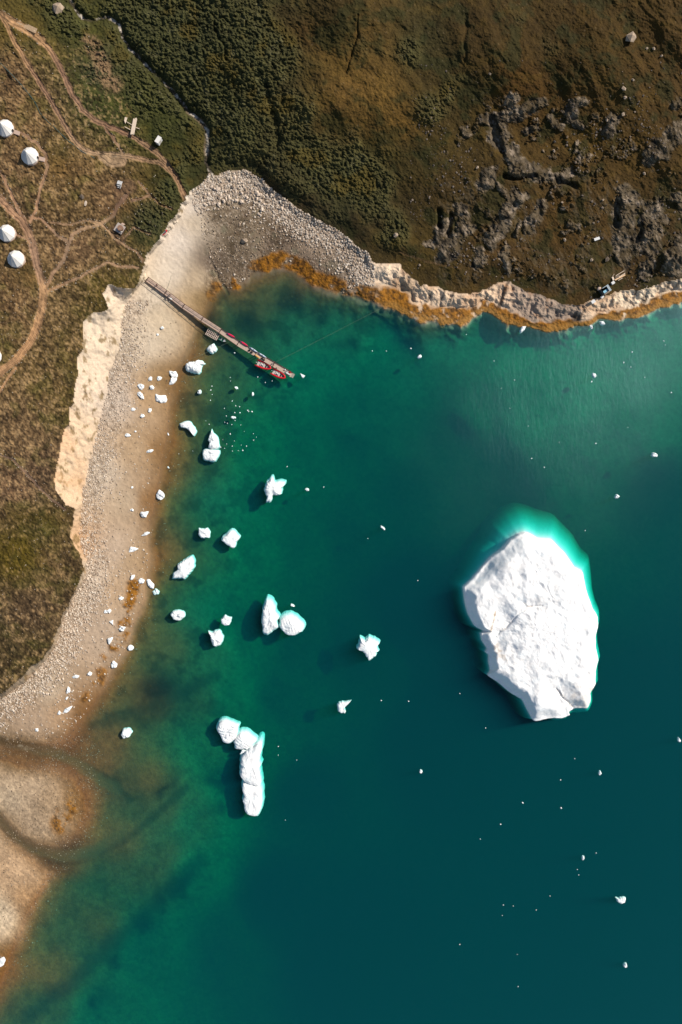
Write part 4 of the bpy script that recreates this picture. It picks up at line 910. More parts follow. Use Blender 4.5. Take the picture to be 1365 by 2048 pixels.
# ------------------------------------------------------------------ stones
def stone_unit(r):
    vs = []
    for t in ((1,0,0),(-1,0,0),(0,1,0),(0,-1,0),(0,0,1),(0,0,-1),(.7,.7,.5),(-.7,.7,.5),(.7,-.7,.5),(-.7,-.7,.5)):
        vs.append(Vector(t) * r.uniform(.72, 1.15))
    return vs
def hull(vs):
    import bmesh
    bm = bmesh.new()
    for v in vs: bm.verts.new(v)
    bmesh.ops.convex_hull(bm, input=bm.verts)
    bm.verts.ensure_lookup_table()
    vv = [v for v in bm.verts if v.link_faces]; ix = {v: i for i, v in enumerate(vv)}
    V_ = np.array([v.co for v in vv]); F_ = np.array([[ix[v] for v in f.verts] for f in bm.faces if len(f.verts) == 3]); bm.free(); return V_, F_
class RR:
    def __init__(s, seed): s.r = random.Random(seed)
    def uniform(s, a, b): return s.r.uniform(a, b)
UNITS = [hull(stone_unit(RR(k))) for k in range(8)]
def stone_mat(name, ca, cb_):
    m, n, l, b = newmat(name); g = n.new('ShaderNodeNewGeometry'); cr = n.new('ShaderNodeValToRGB'); l.new(g.outputs['Random Per Island'], cr.inputs[0])
    cr.color_ramp.elements[0].color = (*alb(ca), 1); cr.color_ramp.elements[1].color = (*alb(cb_), 1)
    nn = n.new('ShaderNodeTexNoise'); nn.inputs['Scale'].default_value = 4; mm = n.new('ShaderNodeMix'); mm.data_type = 'RGBA'; mm.blend_type = 'MULTIPLY'; mm.inputs[0].default_value = .2
    l.new(cr.outputs[0], mm.inputs[6]); l.new(nn.outputs[0], mm.inputs[7]); l.new(mm.outputs[2], b.inputs['Base Color']); b.inputs['Roughness'].default_value = .85; return m
def scatter(name, label, px, py, rad, mat, sink=.35, flat=.7):
    zz = samp(px, py); X = (px - CX) * S * (H - zz) / H; Y = (CY - py) * S * (H - zz) / H
    VV, FF, o = [], [], 0; n = len(px)
    kind = rng.integers(0, len(UNITS), n); an = rng.uniform(0, 6.28, n); sq = rng.uniform(.65, 1.1, n)
    for k, (V_, F_) in enumerate(UNITS):
        ii = np.where(kind == k)[0]
        if not len(ii): continue
        c_, s_ = np.cos(an[ii])[:, None], np.sin(an[ii])[:, None]
        vx, vy = V_[:, 0][None], V_[:, 1][None] * sq[ii][:, None]
        A = np.stack([(vx * c_ - vy * s_) * rad[ii][:, None] + X[ii][:, None], (vx * s_ + vy * c_) * rad[ii][:, None] + Y[ii][:, None],
                      V_[:, 2][None] * rad[ii][:, None] * flat + (zz[ii] + rad[ii] * (flat - sink) * .6)[:, None]], -1)
        VV.append(A.reshape(-1, 3)); f = F_[None] + (np.arange(len(ii)) * len(V_))[:, None, None] + o
        FF.append(f.reshape(-1, 3)); o += len(ii) * len(V_)
    ob = mesh_np(name, np.concatenate(VV).astype(np.float32), np.concatenate(FF), mat); ob.data.shade_flat()
    ob['kind'] = 'stuff'; ob['label'] = label; ob['category'] = 'stones'; return ob
PALE = stone_mat('pale_stone', (190,164,138), (252,236,214)); GREY = stone_mat('grey_stone', (88,72,54), (204,180,148)); DARK = stone_mat('dark_stone', (70,62,56), (150,132,114)); WHITE = stone_mat('whitewashed_stone', (216,196,168), (240,228,210))
def cand(n, x0, x1, y0, y1): return rng.uniform(x0, x1, n), rng.uniform(y0, y1, n)
# pebble belt of the west beach
x, y = cand(90000, 0, 300, 600, 1480)
T_, W_, L_ = samp(x, y, 'T'), samp(x, y, 'W'), samp(x, y, 'cls_L')
dens = sst(70, 8, -T_ + 28 * fbm(x, y, 50, 3, 1)) * (T_ < -1) * (W_ > 2) + .05 * (T_ < 0) * (W_ > 0)
k = rng.random(len(x)) < dens * .6; x, y = x[k], y[k]
scatter('pebbles', 'dense belt of pale pebbles and cobbles along the upper west beach', x, y, .10 + .30 * rng.random(len(x)) ** 3 + .10 * (y > 1080), PALE)
x, y = cand(26000, -10, 420, 600, 1960); T_, W_, L_ = samp(x, y, 'T'), samp(x, y, 'W'), samp(x, y, 'cls_L')
k = (T_ < -2) & (W_ > -45) & (rng.random(len(x)) < .42 * sst(620, 700, y) + .03) ; x, y = x[k], y[k]
scatter('gravel', 'sparse gravel on the wet sand of the west beach', x, y, .07 + .22 * rng.random(len(x)) ** 4, GREY)
x, y = cand(60000, 375, 750, 335, 600); T_, W_, L_ = samp(x, y, 'T'), samp(x, y, 'W'), samp(x, y, 'cls_L')
k = (L_ < 0) & (W_ > 0) & (rng.random(len(x)) < (.16 + .42 * sst(45, 10, -T_))) & (samp(x, y, 'weed') < .35) & (x > 380 + .2 * (y - 340) + 8 * fbm(x, y, 30, 2, 2)); x, y = x[k], y[k]; up_ = sst(60, 15, -samp(x, y, 'T')) 
kk = rng.random(len(x)) < np.clip(up_ + .1, 0, 1)
rad = .12 + .40 * rng.random(len(x)) ** 3.2
scatter('pebbles', 'pale boulders and cobbles heaped along the top of the northern cove', x[kk], y[kk], rad[kk], PALE)
scatter('gravel', 'dark stones and gravel covering the lower flat of the cove', x[~kk], y[~kk], rad[~kk] * .75, GREY)
x, y = cand(9000, 820, 1365, 120, 600); L_ = samp(x, y, 'cls_L'); o_ = samp(x, y, 'out')
k = (L_ > 2) & (rng.random(len(x)) < .03 + .5 * sst(.05, .35, fbm(x, y, 45, 3, 2)) * sst(150, 260, y)) ; x, y = x[k], y[k]
scatter('rubble', 'loose grey stones strewn among the outcrops of the hillside', x, y, .12 + .42 * rng.random(len(x)) ** 4, DARK, sink=.5)
x, y = cand(16000, -20, 330, 60, 1400); L_ = samp(x, y, 'cls_L'); rdv = samp(x, y, 'road')
k = (L_ > 2) & (rdv < .3) & (rng.random(len(x)) < .06 + .22 * sst(.05, .4, fbm(x, y, 60, 3, 5))) & ~((y < 330) & (x > 180)); x, y = x[k], y[k]
scatter('gravel', 'small pale stones dotted through the dry meadow', x, y, .06 + .14 * rng.random(len(x)) ** 3, PALE)
ex, ey = [], []
for pts, w in ROADS:
    if w > 3.4 and w < 7: continue
    if pts[0][0] > 700: continue
    for (ax1, ay1), (bx1, by1) in zip(pts[:-1], pts[1:]):
        L0 = math.hypot(bx1 - ax1, by1 - ay1); nn_ = int(L0 / 3.0)
        for t in range(nn_):
            f = (t + random.random() * .6) / nn_; sd = random.choice((-1, 1)) * (w + 1.6 + random.uniform(-.5, .5))
            xx, yy = ax1 + (bx1 - ax1) * f, ay1 + (by1 - ay1) * f
            xx += -(by1 - ay1) / L0 * sd; yy += (bx1 - ax1) / L0 * sd
            if xx > -5 and random.random() < .55: ex.append(xx); ey.append(yy)
ex, ey = np.array(ex), np.array(ey)
scatter('edging_stones', 'rows of small white stones edging the footpaths', ex, ey, .10 + .08 * rng.random(len(ex)), WHITE)
x, y = cand(16000, -10, 260, 1470, 1900)
k = (samp(x, y, 'z') > -.6) & (rng.random(len(x)) < .5 * sst(-.2, .3, fbm(x, y, 30, 3, 4)) + .1); x, y = x[k], y[k]
scatter('gravel', 'scattered stones on the sand spits of the stream delta', x, y, .07 + .2 * rng.random(len(x)) ** 3, GREY)
# single boulders
BS = []
for k_ in range(6):
    V_, F_ = UNITS[k_]; me = bpy.data.meshes.new('boulder'); me.from_pydata([tuple(v) for v in V_], [], [tuple(int(i) for i in f) for f in F_])
    BS.append(me)
def rock_mat(name, c, v=.25): return simple(name, c, .85, v, 2.2, bump=.4, spec=.15)
MPALE, MGREY, MDARK = rock_mat('boulder_pale', (240,218,194)), rock_mat('boulder_grey', (176,156,134)), rock_mat('boulder_dark', (120,106,92), .35)
VAR = {}
def boulder(px_, py_, r, mat, label, group, k=0, up=.3):
    key = (k % 6, mat.name)
    if key not in VAR:
        me = BS[k % 6].copy(); me.materials.append(mat); VAR[key] = me
    o = bpy.data.objects.new('boulder', VAR[key]); C.objects.link(o)
    o.location = P(px_, py_, up=r * up); o.rotation_euler = (random.uniform(-.2, .2), random.uniform(-.2, .2), random.uniform(0, 6.28)); o.scale = (r, r * random.uniform(.7, 1), r * .8)
    return tag(o, label, 'boulder', group)
boulder(1262, 76, 2.1, MGREY, 'large rounded grey boulder standing alone high on the hillside', None, 0, .45)
boulder(1215, 519, 1.2, MDARK, 'dark round boulder on the slope above the lumber pile', None, 1, .4)
boulder(489, 482, 1.5, MGREY, 'flat slab like boulder, the largest on the cove flat', None, 2, .1)
boulder(792, 470, 1.1, MGREY, 'bluish grey boulder in the grass right above the shore path', None, 3)
boulder(1248, 178, 1.1, MGREY, 'grey boulder at the lower end of the rubble patch on the hillside', None, 4)
boulder(118, 18, 2.2, MGREY, 'weathered grey boulder among shrubs near the top left corner', None, 5, .1)
for i, (a, b) in enumerate(((1294,97),(1308,97),(1323,112),(1214,240),(1246,229),(1289,347),(1266,160),(1250,195),(1108,302),(955,335),(1125,405),(1206,400),(1130,480),(1184,520))):
    boulder(a, b, random.uniform(.5, .9), MGREY, 'small loose grey boulder lying on the brown hillside', 'loose boulders on the hillside', i)
x, y = cand(2600, 400, 570, 345, 420); T_, L_ = samp(x, y, 'T'), samp(x, y, 'cls_L'); n_ = 0
for a, b, t in zip(x, y, T_):
    if t < 3 and t > -42 and float(samp(a, b, 'cls_L')) < -1 and n_ < 150:
        boulder(a, b, .32 + .55 * random.random() ** 2.2, random.choice((MPALE, MPALE, MGREY)), 'rounded pale boulder in the boulder heap at the head of the cove', 'boulders heaped at the head of the cove', n_); n_ += 1
x, y = cand(1500, 570, 735, 400, 560); n_ = 0
for a, b in zip(x, y):
    if -45 < float(samp(a, b, 'T')) < -2 and float(samp(a, b, 'cls_L')) < -1 and n_ < 60:
        boulder(a, b, .25 + .35 * random.random() ** 2, random.choice((MPALE, MGREY)), 'pale boulder on the stony bank along the right side of the cove', 'boulders along the right bank of the cove', n_); n_ += 1
x, y = cand(900, 60, 200, 1130, 1420); n_ = 0
for a, b in zip(x, y):
    if -60 < float(samp(a, b, 'T')) < -4 and float(samp(a, b, 'W')) > 10 and n_ < 60:
        boulder(a, b, .28 + .3 * random.random() ** 2, MPALE, 'pale cobble sized boulder on the lower part of the west beach', 'boulders on the lower west beach', n_); n_ += 1

# ------------------------------------------------------------------ tents
CANVAS = simple('tent_canvas', (250,246,238), .8, .04, 1.5, bump=.15); PLANK = simple('weathered_planks', (216,188,168), .8, .10, 6, wave=3.0)
WOODW = simple('fresh_pale_wood', (246,224,198), .75, .10, 5, wave=2.2); DARKW = simple('dark_timber', (86,64,52), .8, .2, 5); ROPE = simple('rope_fibre', (130,140,120), .9, .1, 20)
SEAM = simple('tent_seam', (214,208,198), .8, .05, 3); DKG = simple('dark_opening', (40,38,34), .8, .1, 3)
def tent(px_, py_, rpx, label, door=None, facets=10, rot=.2, apex=(0, 0)):
    g = float(samp(px_, py_)); R_ = rpx * S * (H - g) / H
    c = P(px_, py_, g)
    t = thing('tent', label, 'tent', c, 0, 'bell tents on the meadow')
    MB().rings([[(R_ * 1.0 * math.cos(a), R_ * 1.0 * math.sin(a), z) for a in [2 * math.pi * k / 24 for k in range(24)]] for z in (-.7, .12)]).build('base', PLANK, t)
    n = facets
    an = [rot + 2 * math.pi * k / n for k in range(n)]
    rings_ = [[(R_ * .97 * math.cos(a), R_ * .97 * math.sin(a), z) for a in an] for z in (.15, .75)]
    rings_.append([(R_ * 1.0 * math.cos(a), R_ * 1.0 * math.sin(a), .72) for a in an])
    for f, z in ((.62, 2.0), (.30, 3.15), (.035, 4.1)):
        rings_.append([(R_ * f * math.cos(a), R_ * f * math.sin(a), z) for a in an])
    MB().rings(rings_).build('canvas', CANVAS, t)
    sm = MB()
    for a in an: sm.beam((R_ * 1.0 * math.cos(a), R_ * 1.0 * math.sin(a), .735), (R_ * .62 * math.cos(a), R_ * .62 * math.sin(a), 2.015), .05).beam((R_ * .62 * math.cos(a), R_ * .62 * math.sin(a), 2.015), (R_ * .3 * math.cos(a), R_ * .3 * math.sin(a), 3.165), .05)
    sm.build('seams', SEAM, t)
    if door is not None:
        d = door
        s_ = MB()
        ux, uy = math.cos(d), math.sin(d)
        for k in range(7): s_.box((ux * (R_ * .98 + .25 + k * .3), uy * (R_ * .98 + .25 + k * .3), .12 - .02 * k), (.27, 1.5, .07), d)
        s_.box((ux * (R_ + 1.1), uy * (R_ + 1.1), -.3), (1.9, 1.3, .6), d)
        s_.build('doorstep', PLANK, t)
        MB().box((ux * R_ * .95, uy * R_ * .95, .6), (.25, .8, 1.0), d).build('doorway', DKG, t)
    return t
tent(12, 258, 17.2, 'white bell tent with a grey doorstep, topmost of the five at the left edge', math.radians(-18), 12)
tent(61.5, 313.5, 17.4, 'white bell tent wholly in view, second from the top', math.radians(-12), 12, .35)
tent(15, 467.5, 17.2, 'white bell tent just left of the wide dirt track, third from the top', None, 10, .1)
tent(33.5, 519, 17.2, 'white bell tent with many facets and no doorstep, fourth from the top', None, 10, .5)
tent(-11, 714, 16.5, 'white bell tent mostly cut off by the left edge beside the bend of the track', None, 10, .3)

# ------------------------------------------------------------------ pier
CL_ = [(294.5,559),(331.5,585.5),(367,613),(404.5,638.5),(441,662),(476.5,687),(512,708),(548,729),(584,750)]
ZP = [3.9,3.1,2.5,1.9,1.35,1.1,1.0,.95,.9]
pc = [P(a, b, z) for (a, b), z in zip(CL_, ZP)]
pier = thing('pier', 'long narrow wooden pier running from the sandy beach out into the bay', 'pier', pc[0])
def loc(v): return Vector(v) - pc[0]
PW = 1.95
for i in range(8):
    a, b = loc(pc[i]), loc(pc[i + 1]); d = (b - a).normalized(); nn_ = Vector((-d.y, d.x, 0)).normalized()
    m = MB(); L0 = (b - a).length; np_ = int(L0 / .22)
    for k in range(np_):
        p = a + d * (k + .5) * L0 / np_; m.box(p + Vector((0, 0, random.uniform(-.008, .008))), (L0 / np_ - .02, PW, .06), math.atan2(d.y, d.x))
    m.build('deck_section', PLANK, pier)
    m = MB()
    for s_ in (-1, 1): m.beam(a + nn_ * s_ * PW * .42 - Vector((0, 0, .15)), b + nn_ * s_ * PW * .42 - Vector((0, 0, .15)), .16, .24)
    m.build('bearers', DARKW, pier)
    m = MB(); m.beam(a + nn_ * PW * .56 + Vector((0, 0, .06)), a - nn_ * PW * .56 + Vector((0, 0, .10)), .26, .14); m.build('cross_beam', DARKW, pier)
    for s_ in (1, -1):
        if s_ == -1 and i > 4: continue
        m = MB(); m.beam(a + nn_ * s_ * PW * .5 + Vector((0, 0, 1.0 if i < 4 else .28)), b + nn_ * s_ * PW * .5 + Vector((0, 0, 1.0 if i < 4 else .28)), .17, .1)
        m.beam(a + nn_ * s_ * PW * .5 + Vector((0, 0, .5 if i < 4 else .14)), b + nn_ * s_ * PW * .5 + Vector((0, 0, .5 if i < 4 else .14)), .05)
        for k in range(5): p = a + (b - a) * k / 4 + nn_ * s_ * PW * .5; m.beam(p, p + Vector((0, 0, 1.0 if i < 4 else .28)), .08)
        m.build('railing', DARKW, pier)
    for s_ in (1, -1):
        p = a + nn_ * s_ * PW * .45; w = p + pc[0]
        m = MB(); m.tube([p - Vector((0, 0, .1)), p - Vector((0, 0, 4.5 if i > 3 else 2.6))], .13, 8); m.build('pile', DARKW, pier)
a = loc(pc[8]); d = (loc(pc[8]) - loc(pc[7])).normalized()
MB().box(a + d * .5, (1.0, 1.7, .1), math.atan2(d.y, d.x)).build('end_plate', simple('grey_metal_plate', (170,164,150), .5, .1, 4), pier)
# slatted platform
c_ = P(425.8, 668, .75); hd = ang((417.8,655), (439.6,667))
pf = thing('platform', 'slatted timber float moored on the shore side of the pier', 'float', c_, hd)
m = MB()
for k in range(8): m.box((-2.45 + k * .7, 0, 0), (.20, 3.0, .1))
m.build('slats', simple('pale_slats', (246,222,204), .8, .06, 5), pf)
m = MB()
for k in range(5): m.box((0, -1.45 + k * .725, -.13), (5.1, .15, .14))
m.build('frame', simple('grey_brown_beams', (232,206,186), .8, .08, 4), pf)
for sx in (-1.9, 1.9): MB().tube([(sx, -1.3, -.95), (sx, 1.3, -.95)], .28, 10).build('float_drum', simple('dark_drum', (60,52,48), .6, .1, 3), pf)

# ------------------------------------------------------------------ boats and kayaks
def loft(sections, mat, name, parent, smooth=True, cap=True):
    return MB().rings(sections, cap).build(name, mat, parent, smooth)
RED = simple('red_rubber', (236,32,48), .55, .06, 3); PINK = simple('crimson_plastic', (226,44,84), .45, .06, 3); BLUEW = simple('white_blue_plastic', (214,226,240), .45, .05, 2); DBL = simple('deep_blue_plastic', (40,74,130), .45, .06, 2)
YEL = simple('yellow_plastic', (240,186,110), .5, .08, 3); BLK = simple('black_rubber', (44,38,36), .6, .1, 4); GRY = simple('pale_grey_plastic', (214,206,196), .6, .06, 4); TEAL = simple('teal_hull', (70,120,108), .6, .1, 2); WHT = simple('white_gelcoat', (240,240,236), .4, .04, 2)
def rib(center, head, L0, label):
    t = thing('inflatable_boat', label, 'boat', P(center[0], center[1], .12), head, 'red inflatable boats at the end of the pier')
    hw = L0 * .17
    path = [(-L0 * .5, hw, .3), (-L0 * .3, hw * 1.05, .3), (0, hw * 1.05, .32), (L0 * .22, hw * .85, .36), (L0 * .38, hw * .5, .44), (L0 * .46, 0, .5), (L0 * .38, -hw * .5, .44), (L0 * .22, -hw * .85, .36), (0, -hw * 1.05, .32), (-L0 * .3, -hw * 1.05, .3), (-L0 * .5, -hw, .3)]
    MB().tube(path, [.2] + [.34] * 9 + [.2], 10).build('tube', RED, t, True)
    sec = []
    for f, w, z in ((-.42, .95, .0), (-.1, .98, .0), (.2, .8, .04), (.36, .45, .12), (.43, .1, .2)):
        x_ = L0 * f; sec.append([(x_, hw * w, .16), (x_, hw * w * .5, z - .12), (x_, 0, z - .3), (x_, -hw * w * .5, z - .12), (x_, -hw * w, .16), (x_, 0, .2)])
    MB().rings(sec).build('hull', GRY, t)
    MB().box((-L0 * .40, 0, .38), (.08, hw * 1.7, .42)).build('transom', BLK, t)
    mo = MB().rings([[(-L0 * .455 + .2 * f * math.cos(a), .16 * f * math.sin(a), z) for a in [2 * math.pi * k / 10 for k in range(10)]] for f, z in ((.7, .45), (1, .6), (1, .85), (.6, 1.0))]).build('outboard_motor', WHT, t)
    MB().beam((-L0 * .47, 0, .5), (-L0 * .47, 0, -.3), .12, .16).build('motor_leg', BLK, mo)
    for x_, nm, mt, sx in ((-.16, 'seat', GRY, .5), (.02, 'seat', GRY, .35), (.17, 'seat', BLK, .4)): MB().box((L0 * x_, 0, .42), (sx, hw * 1.15, .26)).build(nm, mt, t)
    c2 = MB().box((-L0 * .06, 0, .62), (.4, .6, .7)).build('console', WHT, t)
    MB().tube([(-L0 * .06 - .25 + .0, .16 * math.cos(a), .85 + .16 * math.sin(a)) for a in [2 * math.pi * k / 10 for k in range(10)]], .025, 5, True).build('steering_wheel', BLK, c2)
    MB().box((L0 * .30, 0, .34), (.5, .5, .2)).build('bow_locker', BLK, t)
    return t
rib((527.8, 731.0), math.radians(-21.5), 6.7, 'red inflatable boat moored nearer the shore, left one of the two at the pier')
rib((557.6, 748.8), math.radians(-27), 6.4, 'red inflatable boat moored at the very end of the pier, right one of the two')
def kayak(cx, cy, head, L0, w, mat, mat2, label, z=1.35, seat=True):
    t = thing('kayak', label, 'kayak', P(cx, cy, z), head, 'kayaks lying on the pier')
    sec = []
    for f, ww in ((-1, .04), (-.85, .35), (-.5, .82), (0, 1), (.5, .82), (.85, .35), (1, .04)):
        x_ = f * L0 / 2; up_ = .12 * f * f
        sec.append([(x_, ww * w / 2 * math.cos(a), up_ + .17 * (.35 + .65 * ww) * math.sin(a)) for a in [2 * math.pi * k / 10 for k in range(10)]])
    MB().rings(sec).build('hull', mat, t, True)
    if seat and mat is BLUEW:
        MB().box((-.05, 0, .19), (.4, w * .34, .03)).build('cockpit', DKG, t)
    elif seat:
        MB().tube([(.42 * math.cos(a), w * .3 * math.sin(a), .19) for a in [2 * math.pi * k / 12 for k in range(12)]], .035, 5, True).build('cockpit_rim', BLK, t)
        MB().box((-.05, 0, .2), (.5, w * .36, .03)).build('seat', GRY, t)
    if mat2: MB().box((-L0 * .34, 0, .19), (L0 * .12, w * .34, .03)).build('hatch', mat2, t)
    return t
ha = ang((110,135), (270,222))
kayak(462.3, 670.6, ang((110,135), (270,222)), 3.9, .78, PINK, DBL, 'crimson kayak on the pier, the one nearer the beach', 1.65, False)
kayak(488.6, 687.3, ang((335,270), (490,370)), 3.9, .78, PINK, DBL, 'crimson kayak on the pier, the one touching a white kayak', 1.5, False)
kayak(507.8, 699.6, ang((505,375), (650,470)), 4.1, .62, BLUEW, DBL, 'white kayak on the pier right behind a crimson one', 1.45)
kayak(525.4, 710.6, ang((655,470), (800,560)), 4.0, .62, BLUEW, DBL, 'white kayak with dark blue tail, last of the line on the pier', 1.42)
kayak(515.2, 713.0, ang((600,500), (690,570)), 2.8, .7, YEL, None, 'yellow orange sit on top kayak on the boat side of the pier', 1.4, False)
# small skiff behind the platform
t = thing('skiff', 'small dark green skiff with a white bow between float and pier', 'boat', P(445.0, 679.3, .25), hd)
sec = [[(x_, w, .35), (x_, w * .7, -.05), (x_, -w * .7, -.05), (x_, -w, .35), (x_, -w * .8, .33), (x_, -w * .55, .05), (x_, w * .55, .05), (x_, w * .8, .33)] for x_, w in ((-1.5, .62), (-.5, .72), (.5, .66), (1.1, .4))]
MB().rings(sec).build('hull', TEAL, t)
MB().rings([[(x_, w, z + .35), (x_, 0, z - .05), (x_, -w, z + .35), (x_, 0, z + .5)] for x_, w, z in ((.75, .55, 0), (1.2, .42, .03), (1.75, .05, .1))]).build('bow_cover', WHT, t)
MB().box((-.3, 0, .3), (.25, 1.1, .06)).build('seat', GRY, t)
MB().box((-1.45, 0, .45), (.3, .3, .5)).build('outboard_motor', BLK, t)
# rope coils, crates at the pier end
def coil(cx, cy, label, r=.42, z=1.1, m=None):
    mb = MB()
    for k in range(4): mb.tube([((r - .05 * k) * math.cos(a), (r - .05 * k) * .8 * math.sin(a), .08 + .09 * k) for a in [2 * math.pi * j / 14 for j in range(14)]], .06, 5, True)
    o = mb.build('rope_coil', m or BLK); o.location = P(cx, cy, z); o.rotation_euler = (0, 0, hd); return tag(o, label, 'rope coil')
coil(499.0, 701.0, 'dark coil of rope on the pier edge beside the first white kayak')
coil(503.5, 704.8, 'dark heap of rope at the head of the yellow kayak', .5)
coil(524.5, 717.2, 'dark coil of rope past the foot of the yellow kayak', .42)
coil(528.3, 719.8, 'dark coil of rope on the pier edge just above the left red boat', .4)
def crate(cx, cy, z, d, head, mat, label, lidm=None, name='crate', cat='crate', group=None):
    t = thing(name, label, cat, P(cx, cy, z), head, group)
    mb = MB(); w = .05
    mb.box((0, 0, w / 2), (d[0], d[1], w))
    for s_ in (-1, 1): mb.box((s_ * (d[0] / 2 - w / 2), 0, d[2] / 2 + w / 2), (w, d[1], d[2] - w)); mb.box((0, s_ * (d[1] / 2 - w / 2), d[2] / 2 + w / 2), (d[0] - 2 * w - .004, w, d[2] - w))
    mb.build('body', mat, t)
    if lidm: MB().box((0, 0, d[2] + .03), (d[0] + .06, d[1] + .06, .06)).build('lid', lidm, t)
    return t
ph = ang(CL_[7], CL_[8])
crate(574.0, 743.3, 1.0, (.7,.6,.45), ph, WHT, 'open white fish tub at the end of the pier', None, 'tub', 'tub')
crate(580.5, 744.5, 1.0, (.7,.5,.4), ph, RED, 'red crate right at the pier end', None)
crate(576.0, 747.0, 1.0, (1.6,.45,.35), ph, WHT, 'long white locker on the boat side of the pier end', WHT, 'locker', 'locker')
crate(579.5, 749.5, 1.0, (.9,.35,.3), ph, GRY, 'small grey box squeezed behind the white locker', GRY, 'box', 'box')
o = MB().rings([[(.28 * s_ * math.cos(a), .28 * s_ * math.sin(a), z) for a in [2 * math.pi * k / 12 for k in range(12)]] for s_, z in ((.3,0),(.8,.1),(1,.28),(.8,.46),(.3,.56))]).build('buoy', WHT, None, True); o.location = P(570.6, 739.6, 1.0); tag(o, 'round white buoy on the pier beside the white tub', 'buoy')
# mooring lines
def line(a, b, sag, rad, name, label, n=14, mat=None):
    a = Vector(a); b = Vector(b); pts = []
    for k in range(n + 1):
        t = k / n; p = a.lerp(b, t); p.z -= sag * 4 * t * (1 - t); pts.append(p - a)
    o = MB().tube(pts, rad, 5).build(name, mat or ROPE); o.location = a; return tag(o, label, 'rope')
line(P(552, 724, 1.2), P(769, 613, up=.4), .5, .024, 'mooring_line', 'long thin mooring line from the pier across the water to the weedy rocks')
line(P(461, 683, 1.2), P(388, 716, .9), .2, .03, 'mooring_line', 'short mooring line from the pier past the rounded iceberg to the bulky one')
line(P(334, 580, 3.0), P(343, 551, up=.1), .3, .04, 'guy_line', 'thin line from the pier railing to the sand above it')

# ------------------------------------------------------------------ people
def skin_mat(): return simple('skin', (214,166,134), .6, .03, 4)
SKIN = skin_mat()
def person(px_, py_, z, head, top, legs, hair, label, stride=.2, arm=(.25, .1), k=1.0):
    t = thing('person', label, 'person', P(px_, py_, z), head)
    J = {}; V_ = []; E_ = []; Rr = []
    def v(p, r, par=None):
        V_.append(p); Rr.append(r)
        if par is not None: E_.append((par, len(V_) - 1))
        return len(V_) - 1
    pel = v((0, 0, .95), .13); ab = v((0, 0, 1.12), .12, pel); ch = v((.01, 0, 1.34), .145, ab); ne = v((.02, 0, 1.5), .055, ch); hb = v((.04, 0, 1.60), .085, ne); ht = v((.04, 0, 1.70), .09, hb); v((.04, 0, 1.76), .06, ht)
    v((.135, 0, 1.64), .018, hb)
    for s_ in (1, -1):
        hp = v((0, s_ * .1, .9), .095, pel); kn = v((s_ * stride * .5 + .03, s_ * .11, .5), .06, hp); an = v((s_ * stride, s_ * .11, .09), .042, kn); v((s_ * stride + .17, s_ * .12, .04), .035, an)
        sh = v((.01, s_ * .2, 1.40), .06, ch); el = v((.02 - s_ * arm[0] * .4, s_ * .27, 1.13), .042, sh); wr = v((.08 - s_ * arm[0], s_ * .26, .90), .028, el); pa = v((.10 - s_ * arm[0], s_ * .26, .84), .028, wr)
        for q_ in range(4): f1 = v((.075 - s_ * arm[0] + .02 * q_, s_ * .262, .79 - .004 * (q_ % 2)), .009, pa); v((.08 - s_ * arm[0] + .02 * q_, s_ * .25, .75 + .006 * abs(q_ - 1.5)), .008, f1)
        v((.13 - s_ * arm[0], s_ * .235, .82), .010, pa)
    me = bpy.data.meshes.new('body'); me.from_pydata(V_, E_, []); o = bpy.data.objects.new('body', me); C.objects.link(o); o.parent = t
    md = o.modifiers.new('skin', 'SKIN'); md.use_smooth_shade = True
    for i, r in enumerate(Rr): me.skin_vertices[0].data[i].radius = (r, r * (1.25 if i == ch else 1))
    me.skin_vertices[0].data[0].use_root = True
    o.modifiers.new('sub', 'SUBSURF').levels = 1; me.materials.append(SKIN)
    # clothes
    def lath(rr_, c0=(0, 0)): return [[(c0[0] + rx * math.cos(a), c0[1] + ry * math.sin(a), z_) for a in [2 * math.pi * k2 / 12 for k2 in range(12)]] for rx, ry, z_ in rr_]
    mb = MB().rings(lath([(.155, .185, .86), (.15, .17, 1.05), (.165, .215, 1.3), (.13, .22, 1.42), (.07, .09, 1.5)]))
    for s_ in (1, -1): mb.tube([(.01, s_ * .18, 1.41), (.02 - s_ * arm[0] * .4, s_ * .27, 1.13), (.07 - s_ * arm[0], s_ * .26, .93)], [.085, .065, .048], 8)
    mb.build('jacket', top, t, True)
    mb = MB()
    for s_ in (1, -1): mb.tube([(0, s_ * .085, .95), (s_ * stride * .5 + .03, s_ * .11, .5), (s_ * stride, s_ * .11, .12)], [.12, .085, .065], 8)
    mb.build('trousers', legs, t, True)
    MB().rings(lath([(.10, .095, 1.62), (.115, .105, 1.70), (.09, .085, 1.79), (.03, .03, 1.82)], (.03, 0))).build('hair', hair, t, True)
    return t
NAVY = simple('navy_cloth', (40,42,56), .9, .1, 8); MAR = simple('maroon_cloth', (110,44,44), .9, .1, 8); HAIR = simple('brown_hair', (70,50,38), .8, .1, 9); DKC = simple('dark_cloth', (48,44,42), .9, .1, 8)
person(315.0, 571.5, 3.45, math.radians(-35), MAR, DKC, HAIR, 'person in dark clothes walking near the beach end of the pier')
person(341.0, 590.5, 2.95, math.radians(-120), DKC, NAVY, HAIR, 'person in dark clothes standing over a white sack on the pier', .1)
person(550.3, 725.3, .98, math.radians(160), DKC, NAVY, HAIR, 'person in black standing where the long mooring line meets the pier', .1)
person(553.8, 737.0, .98, math.radians(-110), MAR, DKC, HAIR, 'person in a maroon top at the pier edge between the two red boats', .12)
